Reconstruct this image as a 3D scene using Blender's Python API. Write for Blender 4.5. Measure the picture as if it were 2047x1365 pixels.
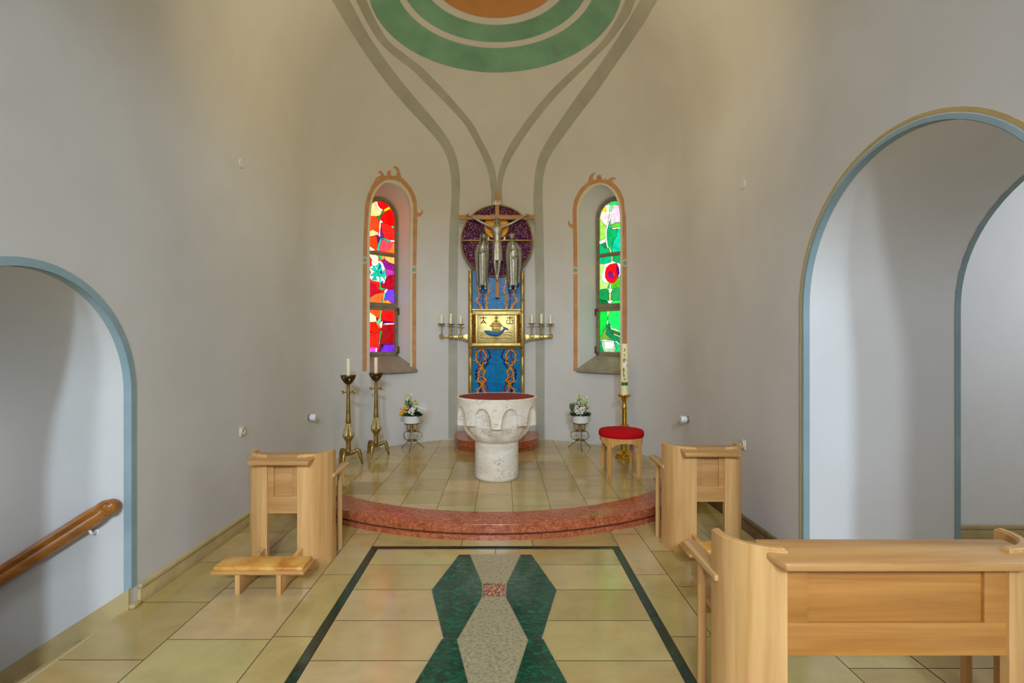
import bpy, bmesh, math, random
from mathutils import Vector, Matrix, geometry
random.seed(7)
PI = math.pi
C = bpy.context.scene.collection
for o in list(bpy.data.objects): bpy.data.objects.remove(o)

# ---------------------------------------------------------------- measures
EYE = 1.62                       # camera height
F, PX, PY = 1023.5, 1004.0, 688.0  # focal length and vanishing point on the 2047 x 1365 photograph
XL, XR = -2.28, 2.12             # side walls
CX, CY, R = -0.08, 5.88, 2.2     # apse axis and radius
ZS = 3.81                        # springing of vault and half dome
HP = 0.14                        # sanctuary platform height

def srgb(r, g, b):
    f = lambda c: (c/255/12.92) if c/255 <= .04045 else ((c/255+.055)/1.055)**2.4
    return (f(r), f(g), f(b), 1)

# ---------------------------------------------------------------- camera
cam = bpy.data.cameras.new('camera'); co = bpy.data.objects.new('camera', cam); C.objects.link(co)
co.location = (0, 0, EYE); co.rotation_euler = (PI/2, 0, 0)
cam.sensor_width = 36; cam.lens = F*36/2047
cam.shift_x = (1023.5-PX)/2047; cam.shift_y = -(682.5-PY)/2047
cam.clip_start = .05
bpy.context.scene.camera = co
# ---------------------------------------------------------------- world, exposure
sc = bpy.context.scene
sc.view_settings.view_transform = 'Standard'; sc.view_settings.look = 'None'
sc.view_settings.gamma = 1; sc.view_settings.use_curve_mapping = False
sc.view_settings.exposure = 0.0
w = bpy.data.worlds.new('world'); sc.world = w; w.use_nodes = True
w.node_tree.nodes['Background'].inputs[0].default_value = (.75, .85, 1, 1)
w.node_tree.nodes['Background'].inputs[1].default_value = .6
# ---------------------------------------------------------------- nave and stair daylight, warm uplight, added fill lights
def area(name, loc, target, sx, sy, power, col):
    l = bpy.data.lights.new(name, 'AREA'); l.shape = 'RECTANGLE'; l.size = sx; l.size_y = sy
    l.energy = power; l.color = col
    o = bpy.data.objects.new(name, l); C.objects.link(o); o.location = loc
    o.rotation_euler = (Vector(target)-Vector(loc)).to_track_quat('-Z', 'Y').to_euler()
    return o
area('nave_high_window', (.6, -5.6, 4.95), (-1.9, 4.6, 1.6), .5, .7, 430, (.67, .84, 1))
area('nave_high_window', (-1.0, -5.6, 4.7), (.4, 7.0, 1.0), .6, .8, 255, (.80, .88, 1))
area('choir_lamp', (-.08, 3.7, 5.5), (-.08, 7.8, 1.6), 1.6, .6, 27, (1, .79, .40))  # unseen source added overhead to brighten the apse
area('choir_uplight', (-.08, 3.3, 4.05), (-.08, 8.0, 4.9), 1.2, .3, 25, (1, .81, .44))
area('side_room_daylight', (5.2, 2.6, 2.6), (3.9, 4.2, 1.2), 1.6, 1.6, 31, (.84, .92, 1))  # added source standing in for a window of the side room, out of view
area('stair_daylight', (-3.75, 2.5, .9), (-2.4, 3.1, .3), .5, .8, 5, (.85, .93, 1))

# ---------------------------------------------------------------- ray helpers: photograph pixel -> point of the place
def ray(px, py): return Vector(((px-PX)/F, 1, (PY-py)/F))
def at(px, py, d): return Vector(((px-PX)/F*d, d, EYE+(PY-py)/F*d))
def hit(px, py, off=0.002):
    """first point of wall, apse, vault or dome along a sight line, lifted off the surface"""
    v = ray(px, py); r = R-off; o = Vector((0, 0, EYE))
    def far(c, mask):
        a = sum(m*v[i]*v[i] for i, m in enumerate(mask)); q = o-c
        b = 2*sum(m*v[i]*q[i] for i, m in enumerate(mask)); k = sum(m*q[i]*q[i] for i, m in enumerate(mask))-r*r
        return (-b+math.sqrt(max(b*b-4*a*k, 0)))/(2*a)
    p = o+v*far(Vector((CX, CY, 0)), (1, 1, 0))
    if p.z > ZS: p = o+v*far(Vector((CX, CY, ZS)), (1, 1, 1))
    if p.y < CY:
        p = o+v*far(Vector((CX, 0, ZS)), (1, 0, 1))
        if p.z < ZS:
            X = XL+off if v.x < 0 else XR-off
            p = o+v*(X/v.x)
    return p

# ---------------------------------------------------------------- mesh helpers
def tag(o, label=None, cat=None, group=None, kind=None):
    if label: o['label'] = label
    if cat: o['category'] = cat
    if group: o['group'] = group
    if kind: o['kind'] = kind
    return o
def empty(name, loc, rz=0):
    o = bpy.data.objects.new(name, None); C.objects.link(o)
    o.location = loc; o.rotation_euler = (0, 0, rz); o.empty_display_size = .05
    return o
def link(name, bm, mats, parent=None, smooth=True, ang=35, keep=False):
    me = bpy.data.meshes.new(name); bmesh.ops.recalc_face_normals(bm, faces=bm.faces) if not keep else None
    bm.to_mesh(me); bm.free()
    for m in (mats if isinstance(mats, (list, tuple)) else [mats]): me.materials.append(m)
    if smooth:
        me.shade_smooth(); me.set_sharp_from_angle(angle=math.radians(ang))
    o = bpy.data.objects.new(name, me); C.objects.link(o)
    if parent: o.parent = parent
    return o
def copy_tree(o, parent=None):
    c = o.copy(); C.objects.link(c); c.parent = parent
    for ch in list(o.children): copy_tree(ch, c)
    return c
def box(bm, c, s, bev=0, rot=None, mi=0, seg=2):
    t = bmesh.new(); bmesh.ops.create_cube(t, size=1)
    bmesh.ops.scale(t, vec=Vector(s), verts=t.verts)
    if bev: bmesh.ops.bevel(t, geom=t.edges[:]+t.verts[:], offset=bev, segments=seg, affect='EDGES', profile=.5)
    M = Matrix.Translation(Vector(c)) @ (rot.to_4x4() if rot else Matrix.Identity(4))
    add(bm, t, M, mi)
def add(bm, t, M=None, mi=0):
    if M is not None: bmesh.ops.transform(t, matrix=M, verts=t.verts)
    vm = {v: bm.verts.new(v.co) for v in t.verts}
    for f in t.faces:
        try:
            g = bm.faces.new([vm[v] for v in f.verts]); g.material_index = mi
        except ValueError: pass
    t.free()
def boxx(bm, x0, x1, y0, y1, z0, z1, bev=0, mi=0):
    box(bm, ((x0+x1)/2, (y0+y1)/2, (z0+z1)/2), (abs(x1-x0), abs(y1-y0), abs(z1-z0)), bev, None, mi)
def lathe(bm, prof, c=(0, 0, 0), n=32, mi=0, close=True):
    rings = []
    for r, z in prof:
        rings.append([bm.verts.new((c[0]+r*math.cos(2*PI*i/n), c[1]+r*math.sin(2*PI*i/n), c[2]+z)) for i in range(n)])
    for a, b in zip(rings, rings[1:]):
        for i in range(n):
            f = bm.faces.new((a[i], a[(i+1) % n], b[(i+1) % n], b[i])); f.material_index = mi
    if close:
        bm.faces.new(list(reversed(rings[0]))).material_index = mi
        bm.faces.new(rings[-1]).material_index = mi
def tube(bm, pts, rad, n=10, mi=0, flat=1.0, up=None):
    """swept tube; rad number or list"""
    P = [Vector(p) for p in pts]; rings = []
    prev = None
    for i, p in enumerate(P):
        t = (P[min(i+1, len(P)-1)]-P[max(i-1, 0)]).normalized()
        if prev is None:
            u = Vector(up) if up else (Vector((0, 0, 1)) if abs(t.z) < .9 else Vector((1, 0, 0)))
            a = (u-t*u.dot(t)).normalized()
        else: a = (prev-t*prev.dot(t)).normalized()
        prev = a; b = t.cross(a)
        r = rad[i] if isinstance(rad, (list, tuple)) else rad
        rings.append([bm.verts.new(p+a*math.cos(2*PI*k/n)*r*flat+b*math.sin(2*PI*k/n)*r) for k in range(n)])
    for a, b in zip(rings, rings[1:]):
        for i in range(n):
            bm.faces.new((a[i], a[(i+1) % n], b[(i+1) % n], b[i])).material_index = mi
    bm.faces.new(list(reversed(rings[0]))).material_index = mi; bm.faces.new(rings[-1]).material_index = mi
def prism(bm, poly, vec, mi=0, bev=0):
    """extrude a planar 3D polygon along vec"""
    t = bmesh.new(); vs = [t.verts.new(p) for p in poly]; f = t.faces.new(vs)
    r = bmesh.ops.extrude_face_region(t, geom=[f])
    bmesh.ops.translate(t, vec=Vector(vec), verts=[v for v in r['geom'] if isinstance(v, bmesh.types.BMVert)])
    bmesh.ops.recalc_face_normals(t, faces=t.faces)
    if bev: bmesh.ops.bevel(t, geom=t.edges[:], offset=bev, segments=2, affect='EDGES', profile=.5)
    add(bm, t, None, mi)
def sph(bm, c, r, s=(1, 1, 1), mi=0, n=12, rot=None):
    t = bmesh.new(); bmesh.ops.create_uvsphere(t, u_segments=n, v_segments=max(6, n*2//3), radius=r)
    M = Matrix.Translation(Vector(c)) @ (rot.to_4x4() if rot else Matrix.Identity(4)) @ Matrix.Diagonal((*s, 1))
    add(bm, t, M, mi)
def crom(pts, k=6):
    """Catmull-Rom through the points"""
    P = [Vector(p) for p in pts]; out = []
    for i in range(len(P)-1):
        a, b, c, d = P[max(i-1, 0)], P[i], P[i+1], P[min(i+2, len(P)-1)]
        for j in range(k):
            t = j/k
            out.append(.5*((2*b)+(c-a)*t+(2*a-5*b+4*c-d)*t*t+(-a+3*b-3*c+d)*t**3))
    out.append(P[-1]); return out
def resample(pts, n):
    P = [Vector(p) for p in pts]; L = [0]
    for a, b in zip(P, P[1:]): L.append(L[-1]+(b-a).length)
    out = []; j = 0
    for i in range(n+1):
        s = L[-1]*i/n
        while j < len(P)-2 and L[j+1] < s: j += 1
        k = (s-L[j])/max(L[j+1]-L[j], 1e-9); out.append(P[j].lerp(P[j+1], k))
    return out
def fill(bm, pts, mi=0, col=None, layer=None):
    tr = geometry.tessellate_polygon([[Vector(p) for p in pts]])
    vs = [bm.verts.new(p) for p in pts]
    for t in tr:
        try: f = bm.faces.new([vs[i] for i in t])
        except ValueError: continue
        f.material_index = mi
        if layer is not None:
            for l in f.loops: l[layer] = col
    return vs

# ---------------------------------------------------------------- materials
def mat(name): 
    m = bpy.data.materials.new(name); m.use_nodes = True
    nt = m.node_tree; return m, nt, nt.nodes['Principled BSDF']
def ramp(nt, fac, stops, interp='LINEAR'):
    r = nt.nodes.new('ShaderNodeValToRGB'); nt.links.new(fac, r.inputs[0]); r.color_ramp.interpolation = interp
    e = r.color_ramp.elements
    while len(e) < len(stops): e.new(.5)
    for q, (p, c) in zip(e, stops): q.position = p; q.color = c
    return r.outputs[0]
def noise(nt, scale, detail=4, vec=None, rough=.55, dist=0):
    n = nt.nodes.new('ShaderNodeTexNoise'); n.inputs['Scale'].default_value = scale
    n.inputs['Detail'].default_value = detail; n.inputs['Roughness'].default_value = rough; n.inputs['Distortion'].default_value = dist
    if vec is not None: nt.links.new(vec, n.inputs['Vector'])
    return n.outputs['Fac']
def coords(nt, scale=(1, 1, 1), kind='Object', rot=(0, 0, 0)):
    t = nt.nodes.new('ShaderNodeTexCoord'); m = nt.nodes.new('ShaderNodeMapping')
    m.inputs['Scale'].default_value = scale; m.inputs['Rotation'].default_value = rot
    nt.links.new(t.outputs[kind], m.inputs[0]); return m.outputs[0]
def mix(nt, fac, a, b, mode='MIX'):
    m = nt.nodes.new('ShaderNodeMix'); m.data_type = 'RGBA'; m.blend_type = mode
    for s, v in ((0, fac), (6, a), (7, b)):
        if hasattr(v, 'is_output'): nt.links.new(v, m.inputs[s])
        else: m.inputs[s].default_value = v
    return m.outputs[2]
def bump(nt, bs, h, strength=.2, dist=.01):
    b = nt.nodes.new('ShaderNodeBump'); b.inputs['Strength'].default_value = strength; b.inputs['Distance'].default_value = dist
    nt.links.new(h, b.inputs['Height']); nt.links.new(b.outputs[0], bs.inputs['Normal'])
def simple(name, col, rough=.5, metal=0, nscale=8, var=.12, bmp=.05, spec=.5):
    m, nt, b = mat(name); v = coords(nt)
    f = noise(nt, nscale, 5, v)
    lo = tuple(c*(1-var) for c in col[:3])+(1,); hi = tuple(min(1, c*(1+var)) for c in col[:3])+(1,)
    nt.links.new(ramp(nt, f, [(.3, lo), (.7, hi)]), b.inputs['Base Color'])
    b.inputs['Roughness'].default_value = rough; b.inputs['Metallic'].default_value = metal
    b.inputs['Specular IOR Level'].default_value = spec
    if bmp: bump(nt, b, noise(nt, nscale*5, 4, v), bmp)
    return m
def plaster(name, a, bcol, dirt):
    m, nt, b = mat(name); v = coords(nt)
    c = ramp(nt, noise(nt, .9, 6, v, .6, .4), [(.32, a), (.66, bcol)])
    s = ramp(nt, noise(nt, 1.5, 8, coords(nt, (1, 1, .6)), .6, .5), [(.48, (0, 0, 0, 1)), (.85, (1, 1, 1, 1))])
    mm = nt.nodes.new('ShaderNodeMath'); mm.operation = 'MULTIPLY'; mm.inputs[1].default_value = .35
    nt.links.new(s, mm.inputs[0])
    nt.links.new(mix(nt, mm.outputs[0], c, dirt), b.inputs['Base Color'])
    b.inputs['Roughness'].default_value = .85; b.inputs['Specular IOR Level'].default_value = .25
    bump(nt, b, noise(nt, 38, 6, v), .12, .006)
    return m
M = {}
M['wall'] = plaster('painted_plaster', srgb(206, 204, 201), srgb(213, 211, 209), srgb(192, 188, 183))
M['wall_white'] = plaster('white_plaster', srgb(222, 220, 218), srgb(228, 227, 226), srgb(208, 205, 203))
M['p_grey'] = simple('grey_wall_paint', srgb(172, 172, 160), .85, nscale=3, var=.10, bmp=.04, spec=.2)
M['p_green'] = simple('green_wall_paint', srgb(122, 168, 144), .85, nscale=2.2, var=.20, bmp=.04, spec=.2)
M['p_orange'] = simple('ochre_wall_paint', srgb(196, 138, 84), .85, nscale=2, var=.10, bmp=.04, spec=.2)
M['p_rust'] = simple('rust_wall_paint', srgb(196, 146, 104), .85, nscale=9, var=.14, bmp=.04, spec=.2)
M['p_cream'] = simple('cream_wall_paint', srgb(214, 208, 184), .85, nscale=9, var=.04, bmp=.04, spec=.2)
M['p_teal'] = simple('teal_wall_paint', srgb(140, 168, 152), .85, nscale=30, var=.10, bmp=.04, spec=.2)
M['p_blue'] = simple('blue_band_paint', srgb(146, 168, 174), .8, nscale=4, var=.10, bmp=.05, spec=.2)
M['p_ochre'] = simple('ochre_line_paint', srgb(190, 166, 110), .8, nscale=6, var=.1, bmp=.05, spec=.2)
def stone_tile():
    m, nt, b = mat('limestone_tile'); v = coords(nt)
    g = nt.nodes.new('ShaderNodeNewGeometry')
    base = ramp(nt, g.outputs['Random Per Island'], [(0, srgb(180, 153, 92)), (.3, srgb(200, 176, 114)), (.55, srgb(214, 184, 132)), (.8, srgb(188, 162, 98)), (1, srgb(206, 188, 124))])
    n = ramp(nt, noise(nt, 3.5, 6, v, .6, .5), [(.3, (.80, .80, .78, 1)), (.7, (1.0, 1.0, 1.0, 1))])
    nt.links.new(mix(nt, 1, base, n, 'MULTIPLY'), b.inputs['Base Color'])
    b.inputs['Specular IOR Level'].default_value = .6
    r = nt.nodes.new('ShaderNodeMapRange'); nt.links.new(noise(nt, 6, 5, v), r.inputs[0]); r.inputs[3].default_value = .07; r.inputs[4].default_value = .20
    nt.links.new(r.outputs[0], b.inputs['Roughness'])
    bump(nt, b, noise(nt, 5, 2, v), .05, .01)
    return m
M['tile'] = stone_tile()
M['grout'] = simple('floor_grout', srgb(88, 70, 44), .8, nscale=30)
M['grout_light'] = simple('inlay_grout', srgb(160, 142, 118), .7, nscale=30)
def veined(name, lo, mid, hi, scale, rough, dist=2.2, stretch=(1, 1, 1), vein=None):
    m, nt, b = mat(name); v = coords(nt, stretch)
    c = ramp(nt, noise(nt, scale, 9, v, .68, dist), [(.3, lo), (.5, mid), (.72, hi)])
    if vein:
        w_ = nt.nodes.new('ShaderNodeTexVoronoi'); w_.feature = 'DISTANCE_TO_EDGE'; w_.inputs['Scale'].default_value = scale*2.6
        d = nt.nodes.new('ShaderNodeMapping'); nt.links.new(v, d.inputs[0])
        ad = nt.nodes.new('ShaderNodeVectorMath'); ad.operation = 'ADD'; nt.links.new(v, ad.inputs[0])
        nn = nt.nodes.new('ShaderNodeTexNoise'); nn.inputs['Scale'].default_value = scale*1.2; nt.links.new(v, nn.inputs['Vector'])
        sc_ = nt.nodes.new('ShaderNodeVectorMath'); sc_.operation = 'SCALE'; sc_.inputs['Scale'].default_value = .35; nt.links.new(nn.outputs['Color'], sc_.inputs[0])
        nt.links.new(sc_.outputs[0], ad.inputs[1]); nt.links.new(ad.outputs[0], w_.inputs['Vector'])
        k = ramp(nt, w_.outputs['Distance'], [(0, (.32, .32, .32, 1)), (.035, (0, 0, 0, 1))])
        c = mix(nt, k, c, vein)
    nt.links.new(c, b.inputs['Base Color']); b.inputs['Roughness'].default_value = rough
    return m
M['green_marble'] = veined('green_marble', srgb(2, 34, 24), srgb(6, 66, 46), srgb(26, 116, 84), 9, .14, 2.2, (1, 1.8, 1), srgb(84, 150, 112))
M['dark_green'] = veined('dark_green_marble', srgb(3, 26, 22), srgb(8, 48, 38), srgb(22, 78, 58), 9, .16)
M['red_marble'] = veined('red_marble', srgb(112, 50, 24), srgb(178, 92, 56), srgb(214, 140, 104), 17, .2, 2.2)
M['inlay_stone'] = veined('grey_fossil_stone', srgb(110, 98, 66), srgb(168, 156, 122), srgb(190, 182, 150), 55, .3, .2)
def pink_granite():
    m, nt, b = mat('pink_granite'); v = coords(nt)
    vo = nt.nodes.new('ShaderNodeTexVoronoi'); vo.inputs['Scale'].default_value = 130; nt.links.new(v, vo.inputs['Vector'])
    s = nt.nodes.new('ShaderNodeSeparateColor'); nt.links.new(vo.outputs['Color'], s.inputs[0])
    nt.links.new(ramp(nt, s.outputs[0], [(0, srgb(70, 40, 34)), (.35, srgb(176, 96, 72)), (.7, srgb(224, 164, 128))], 'CONSTANT'), b.inputs['Base Color'])
    b.inputs['Roughness'].default_value = .25; return m
M['pink_granite'] = pink_granite()
def travertine():
    m, nt, b = mat('travertine'); v = coords(nt, (1, 1, 1)); v2 = coords(nt, (20, 20, 52))
    base = ramp(nt, noise(nt, 2.5, 7, coords(nt, (1, 1, 3)), .6, .8), [(.3, srgb(222, 206, 182)), (.6, srgb(242, 234, 220))])
    pits = ramp(nt, noise(nt, 1.6, 3, v2, .6), [(.585, (0, 0, 0, 1)), (.64, (1, 1, 1, 1))])
    mask = ramp(nt, noise(nt, 7, 3, v), [(.40, (0, 0, 0, 1)), (.6, (.75, .75, .75, 1))])
    pm = mix(nt, 1, pits, mask, 'MULTIPLY')
    nt.links.new(mix(nt, pm, base, srgb(128, 100, 62)), b.inputs['Base Color'])
    b.inputs['Roughness'].default_value = .7
    inv = nt.nodes.new('ShaderNodeInvert'); nt.links.new(pm, inv.inputs[1])
    bump(nt, b, inv.outputs[0], .5, .01); return m
M['travertine'] = travertine()
def wood(name, lo, hi, axis='Z', rough=.35, plank=0):
    m, nt, b = mat(name)
    s = {'Z': (16, 16, .8), 'X': (.8, 16, 16), 'Y': (16, .8, 16)}[axis]
    v = coords(nt, s); f = noise(nt, 1.3, 7, v, .62, .5)
    c = ramp(nt, f, [(.28, lo), (.72, hi)])
    s2 = {'Z': (5, 5, .15), 'X': (.15, 5, 5), 'Y': (5, .15, 5)}[axis]
    g = ramp(nt, noise(nt, 1.7, 2, coords(nt, s2)), [(.35, (.84, .82, .78, 1)), (.65, (1, 1, 1, 1))])
    nt.links.new(mix(nt, 1, c, g, 'MULTIPLY'), b.inputs['Base Color'])
    b.inputs['Roughness'].default_value = rough; bump(nt, b, f, .06, .002)
    return m
M['oak_v'] = wood('light_oak_upright', srgb(203, 150, 88), srgb(234, 186, 124), 'Z')
M['oak_h'] = wood('light_oak_crosswise', srgb(184, 131, 74), srgb(215, 166, 105), 'X')
M['oak_y'] = wood('light_oak_lengthwise', srgb(196, 150, 92), srgb(224, 180, 122), 'Y')
M['honey_h'] = wood('honey_oak_crosswise', srgb(170, 112, 50), srgb(206, 146, 76), 'X')
M['rail_wood'] = wood('dark_oak_rail', srgb(140, 82, 24), srgb(184, 116, 46), 'X', .3)
M['stool_wood'] = wood('stool_beech', srgb(206, 150, 78), srgb(232, 182, 108), 'Z')
def leather():
    m, nt, b = mat('worn_leather'); v = coords(nt)
    nt.links.new(ramp(nt, noise(nt, 7, 4, v, .5, .3), [(.35, srgb(186, 110, 34)), (.5, srgb(222, 160, 70)), (.7, srgb(234, 186, 104))]), b.inputs['Base Color'])
    b.inputs['Roughness'].default_value = .4; bump(nt, b, noise(nt, 90, 3, v), .1, .002); return m
M['leather'] = leather()
M['velvet'] = simple('red_velvet', srgb(190, 8, 22), .9, nscale=60, var=.1, bmp=.1, spec=.15)
M['cover_red'] = wood('red_cover_cloth', srgb(122, 20, 8), srgb(152, 34, 16), 'X', .7)
M['brass'] = simple('antique_brass', srgb(160, 134, 72), .34, .85, 20, .35, .15)
M['brass_dark'] = simple('dark_brass', srgb(104, 80, 40), .4, 1, 20, .35, .15)
M['gold'] = simple('polished_brass', srgb(205, 170, 70), .18, 1, 14, .15, .05)
M['gilt'] = simple('hammered_gilt', srgb(214, 192, 122), .38, .75, 18, .22, .25)
M['gilt_rim'] = simple('gilt_moulding', srgb(178, 150, 80), .4, .75, 22, .25, .15)
M['bronze'] = simple('bronze_ornament', srgb(136, 86, 34), .4, 1, 40, .4, .5)
M['pewter'] = simple('cast_pewter', srgb(172, 169, 155), .38, .72, 22, .22, .25)
M['pewter_dark'] = simple('dark_pewter', srgb(96, 90, 90), .5, .8, 30, .2, .2)
M['cross_wood'] = wood('cross_wood', srgb(176, 120, 74), srgb(204, 150, 98), 'X', .5)
M['wax'] = simple('cream_wax', srgb(236, 228, 196), .45, nscale=5, var=.03, bmp=.02)
M['wax_yellow'] = simple('ivory_wax', srgb(238, 222, 168), .45, nscale=5, var=.04, bmp=.02)
M['wick'] = simple('candle_wick', srgb(40, 34, 28), .9)
M['white_china'] = simple('white_glazed_ceramic', srgb(232, 232, 230), .15, nscale=4, var=.03, bmp=0)
M['plastic_white'] = simple('white_plastic', srgb(222, 224, 224), .35, nscale=6, var=.03, bmp=0)
M['plastic_cream'] = simple('cream_plastic', srgb(214, 206, 182), .4, nscale=6, var=.04, bmp=0)
M['steel'] = simple('grey_steel', srgb(140, 138, 134), .4, .6, nscale=6, var=.1, bmp=0)
M['frame_metal'] = simple('bronze_window_frame', srgb(142, 132, 104), .5, .35, 10, .2, .1)
M['sill'] = simple('stone_sill', srgb(150, 138, 116), .35, 0, 8, .16, .1)
M['leaf'] = simple('green_leaf', srgb(46, 92, 36), .5, nscale=30, var=.35)
M['leaf_dark'] = simple('dark_leaf', srgb(24, 62, 28), .5, nscale=30, var=.3)
M['leaf_grey'] = simple('heather_leaf', srgb(104, 116, 76), .6, nscale=30, var=.3)
M['petal_white'] = simple('white_petal', srgb(240, 240, 240), .6, nscale=30, var=.03, bmp=0)
M['petal_lime'] = simple('lime_petal', srgb(214, 222, 148), .6, nscale=30, var=.14, bmp=0)
M['petal_yellow'] = simple('yellow_petal', srgb(236, 176, 30), .6, nscale=30, var=.15, bmp=0)
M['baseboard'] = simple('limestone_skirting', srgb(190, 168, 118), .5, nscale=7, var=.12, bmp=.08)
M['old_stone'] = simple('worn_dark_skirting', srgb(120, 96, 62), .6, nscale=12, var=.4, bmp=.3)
def amethyst():
    m, nt, b = mat('amethyst_druse'); v = coords(nt)
    vo = nt.nodes.new('ShaderNodeTexVoronoi'); vo.inputs['Scale'].default_value = 75; nt.links.new(v, vo.inputs['Vector'])
    s = nt.nodes.new('ShaderNodeSeparateColor'); nt.links.new(vo.outputs['Color'], s.inputs[0])
    nt.links.new(ramp(nt, s.outputs[0], [(0, srgb(52, 18, 48)), (.5, srgb(104, 44, 92)), (.86, srgb(136, 74, 112)), (1, srgb(214, 180, 190))]), b.inputs['Base Color'])
    b.inputs['Roughness'].default_value = .25; bump(nt, b, vo.outputs['Distance'], .9, .02); return m
M['amethyst'] = amethyst()
def attr_mat(name, rough=.15, emit=0, coat=0, spread=0):
    m, nt, b = mat(name); a = nt.nodes.new('ShaderNodeAttribute'); a.attribute_name = 'Col'
    v = coords(nt)
    n = ramp(nt, noise(nt, 14, 4, v), [(.3, (.78, .78, .78, 1)), (.7, (1.15, 1.15, 1.15, 1))])
    c = mix(nt, 1, a.outputs['Color'], n, 'MULTIPLY')
    nt.links.new(c, b.inputs['Base Color']); b.inputs['Roughness'].default_value = rough; b.inputs['Specular IOR Level'].default_value = .3
    if emit:
        g_ = nt.nodes.new('ShaderNodeGamma'); g_.inputs[1].default_value = 1.45; nt.links.new(c, g_.inputs[0]); c = g_.outputs[0]
        nt.links.new(c, b.inputs['Emission Color']); b.inputs['Emission Strength'].default_value = emit
        k = mix(nt, 1, c, (.25, .25, .25, 1), 'MULTIPLY'); nt.links.new(k, b.inputs['Base Color'])
    else: bump(nt, b, noise(nt, 20, 3, v), .25, .01)
    return m
M['glass'] = attr_mat('daylit_stained_glass', .12, 1.75)  # the panes glow by themselves, in place of daylight from behind
M['enamel'] = attr_mat('painted_enamel', .28)
M['enamel'].node_tree.nodes['Principled BSDF'].inputs['Specular IOR Level'].default_value = .14

# ================================================================ THE SETTING
def arch_poly(u0, u1, zb, zs, n=24):
    """outline of a round-headed opening in (u, z)"""
    c, r = (u0+u1)/2, (u1-u0)/2
    return [(u0, zb), (u1, zb)]+[(c+r*math.cos(PI*i/n), zs+r*math.sin(PI*i/n)) for i in range(n+1)]
def cut(o, bm):
    me = bpy.data.meshes.new('cut'); bmesh.ops.recalc_face_normals(bm, faces=bm.faces); bm.to_mesh(me); bm.free()
    k = bpy.data.objects.new('cut', me); C.objects.link(k)
    md = o.modifiers.new('cut', 'BOOLEAN'); md.operation = 'DIFFERENCE'; md.solver = 'EXACT'; md.object = k
    bpy.context.view_layer.update()
    dg = bpy.context.evaluated_depsgraph_get()
    new = bpy.data.meshes.new_from_object(o.evaluated_get(dg))
    o.modifiers.clear(); old = o.data; o.data = new
    bpy.data.objects.remove(k)
    new.shade_smooth(); new.set_sharp_from_angle(angle=math.radians(35))
BACK = -6.0
# ---- side walls with their passages
LA0, LA1, LZ = 1.80, 3.147, 1.32       # left passage (stairs)
RA0, RA1, RZ = 1.87, 3.60, 1.88        # right passage
bm = bmesh.new(); boxx(bm, XL-1.75, XL, BACK, CY, -1.7, ZS)
wall_left = tag(link('wall_left', bm, M['wall']), kind='structure')
bm = bmesh.new(); prism(bm, [(XL-1.6, u, z) for u, z in arch_poly(LA0, LA1, -1.6, LZ)], (2.0, 0, 0)); cut(wall_left, bm)
bm = bmesh.new(); boxx(bm, XR, XR+1.1, BACK, CY, -.3, ZS)
wall_right = tag(link('wall_right', bm, M['wall']), kind='structure')
bm = bmesh.new(); prism(bm, [(XR-.3, u, z) for u, z in arch_poly(RA0, RA1, -.2, RZ)], (1.8, 0, 0)); cut(wall_right, bm)
# inner faces of the right passage are white
me = wall_right.data; me.materials.append(M['wall_white'])
for p in me.polygons:
    c = p.center
    if XR+.02 < c.x < XR+1.08 and RA0-.05 < c.y < RA1+.05 and c.z < RZ+1 and abs(p.normal.x) < .5 and c.z > -.1: p.material_index = 1

# ---- apse wall and half dome, with two splayed window niches
def niche_frame(sgn):
    a = math.radians(44.0)*sgn
    n = Vector((math.sin(a), math.cos(a), 0)); t = Vector((math.cos(a), -math.sin(a), 0))   # outward, and to the viewer's right
    c = Vector((CX, CY, 0))+n*math.sqrt(R*R-.376**2)
    return c, n, t
GT = .33                                  # depth of the window plane behind the wall face
def niche_section(sgn, depth):
    """round-headed section of the niche at a depth behind the wall face"""
    c, n, t = niche_frame(sgn); k = depth/GT
    hw = .376-.096*k; zt = 3.60-.07*k; zb = 1.25+.19*k
    q = c+n*depth
    return [q+t*u+Vector((0, 0, z)) for u, z in [(-hw, zb), (hw, zb)]+[(hw*math.cos(PI*i/24), zt+hw*math.sin(PI*i/24)) for i in range(25)]]
t = bmesh.new(); N = 96; K = 26; RO = R+.75
prof = [(R, -.1), (R, .6), (R, 1.3), (R, 2.0), (R, 2.7), (R, 3.3)]+[(R*math.cos(PI/2*i/K), ZS+R*math.sin(PI/2*i/K)) for i in range(K+1)]
pro2 = [(RO*math.cos(PI/2*i/12), ZS+RO*math.sin(PI/2*i/12)) for i in range(12, -1, -1)]+[(RO, -.1)]
allp = prof+pro2
rings = []
for j in range(N+1):
    a = -PI/2+PI*j/N
    rings.append([t.verts.new((CX+r*math.sin(a), CY+r*math.cos(a), z)) for r, z in allp])
for a, b in zip(rings, rings[1:]):
    for i in range(len(allp)):
        k = (i+1) % len(allp)
        t.faces.new((a[i], b[i], b[k], a[k]))
bmesh.ops.remove_doubles(t, verts=t.verts, dist=.0005)
bmesh.ops.holes_fill(t, edges=[e for e in t.edges if len(e.link_faces) == 1])
bmesh.ops.triangulate(t, faces=[f for f in t.faces if len(f.verts) > 4])
apse = link('wall_back', t, M['wall'])
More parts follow.
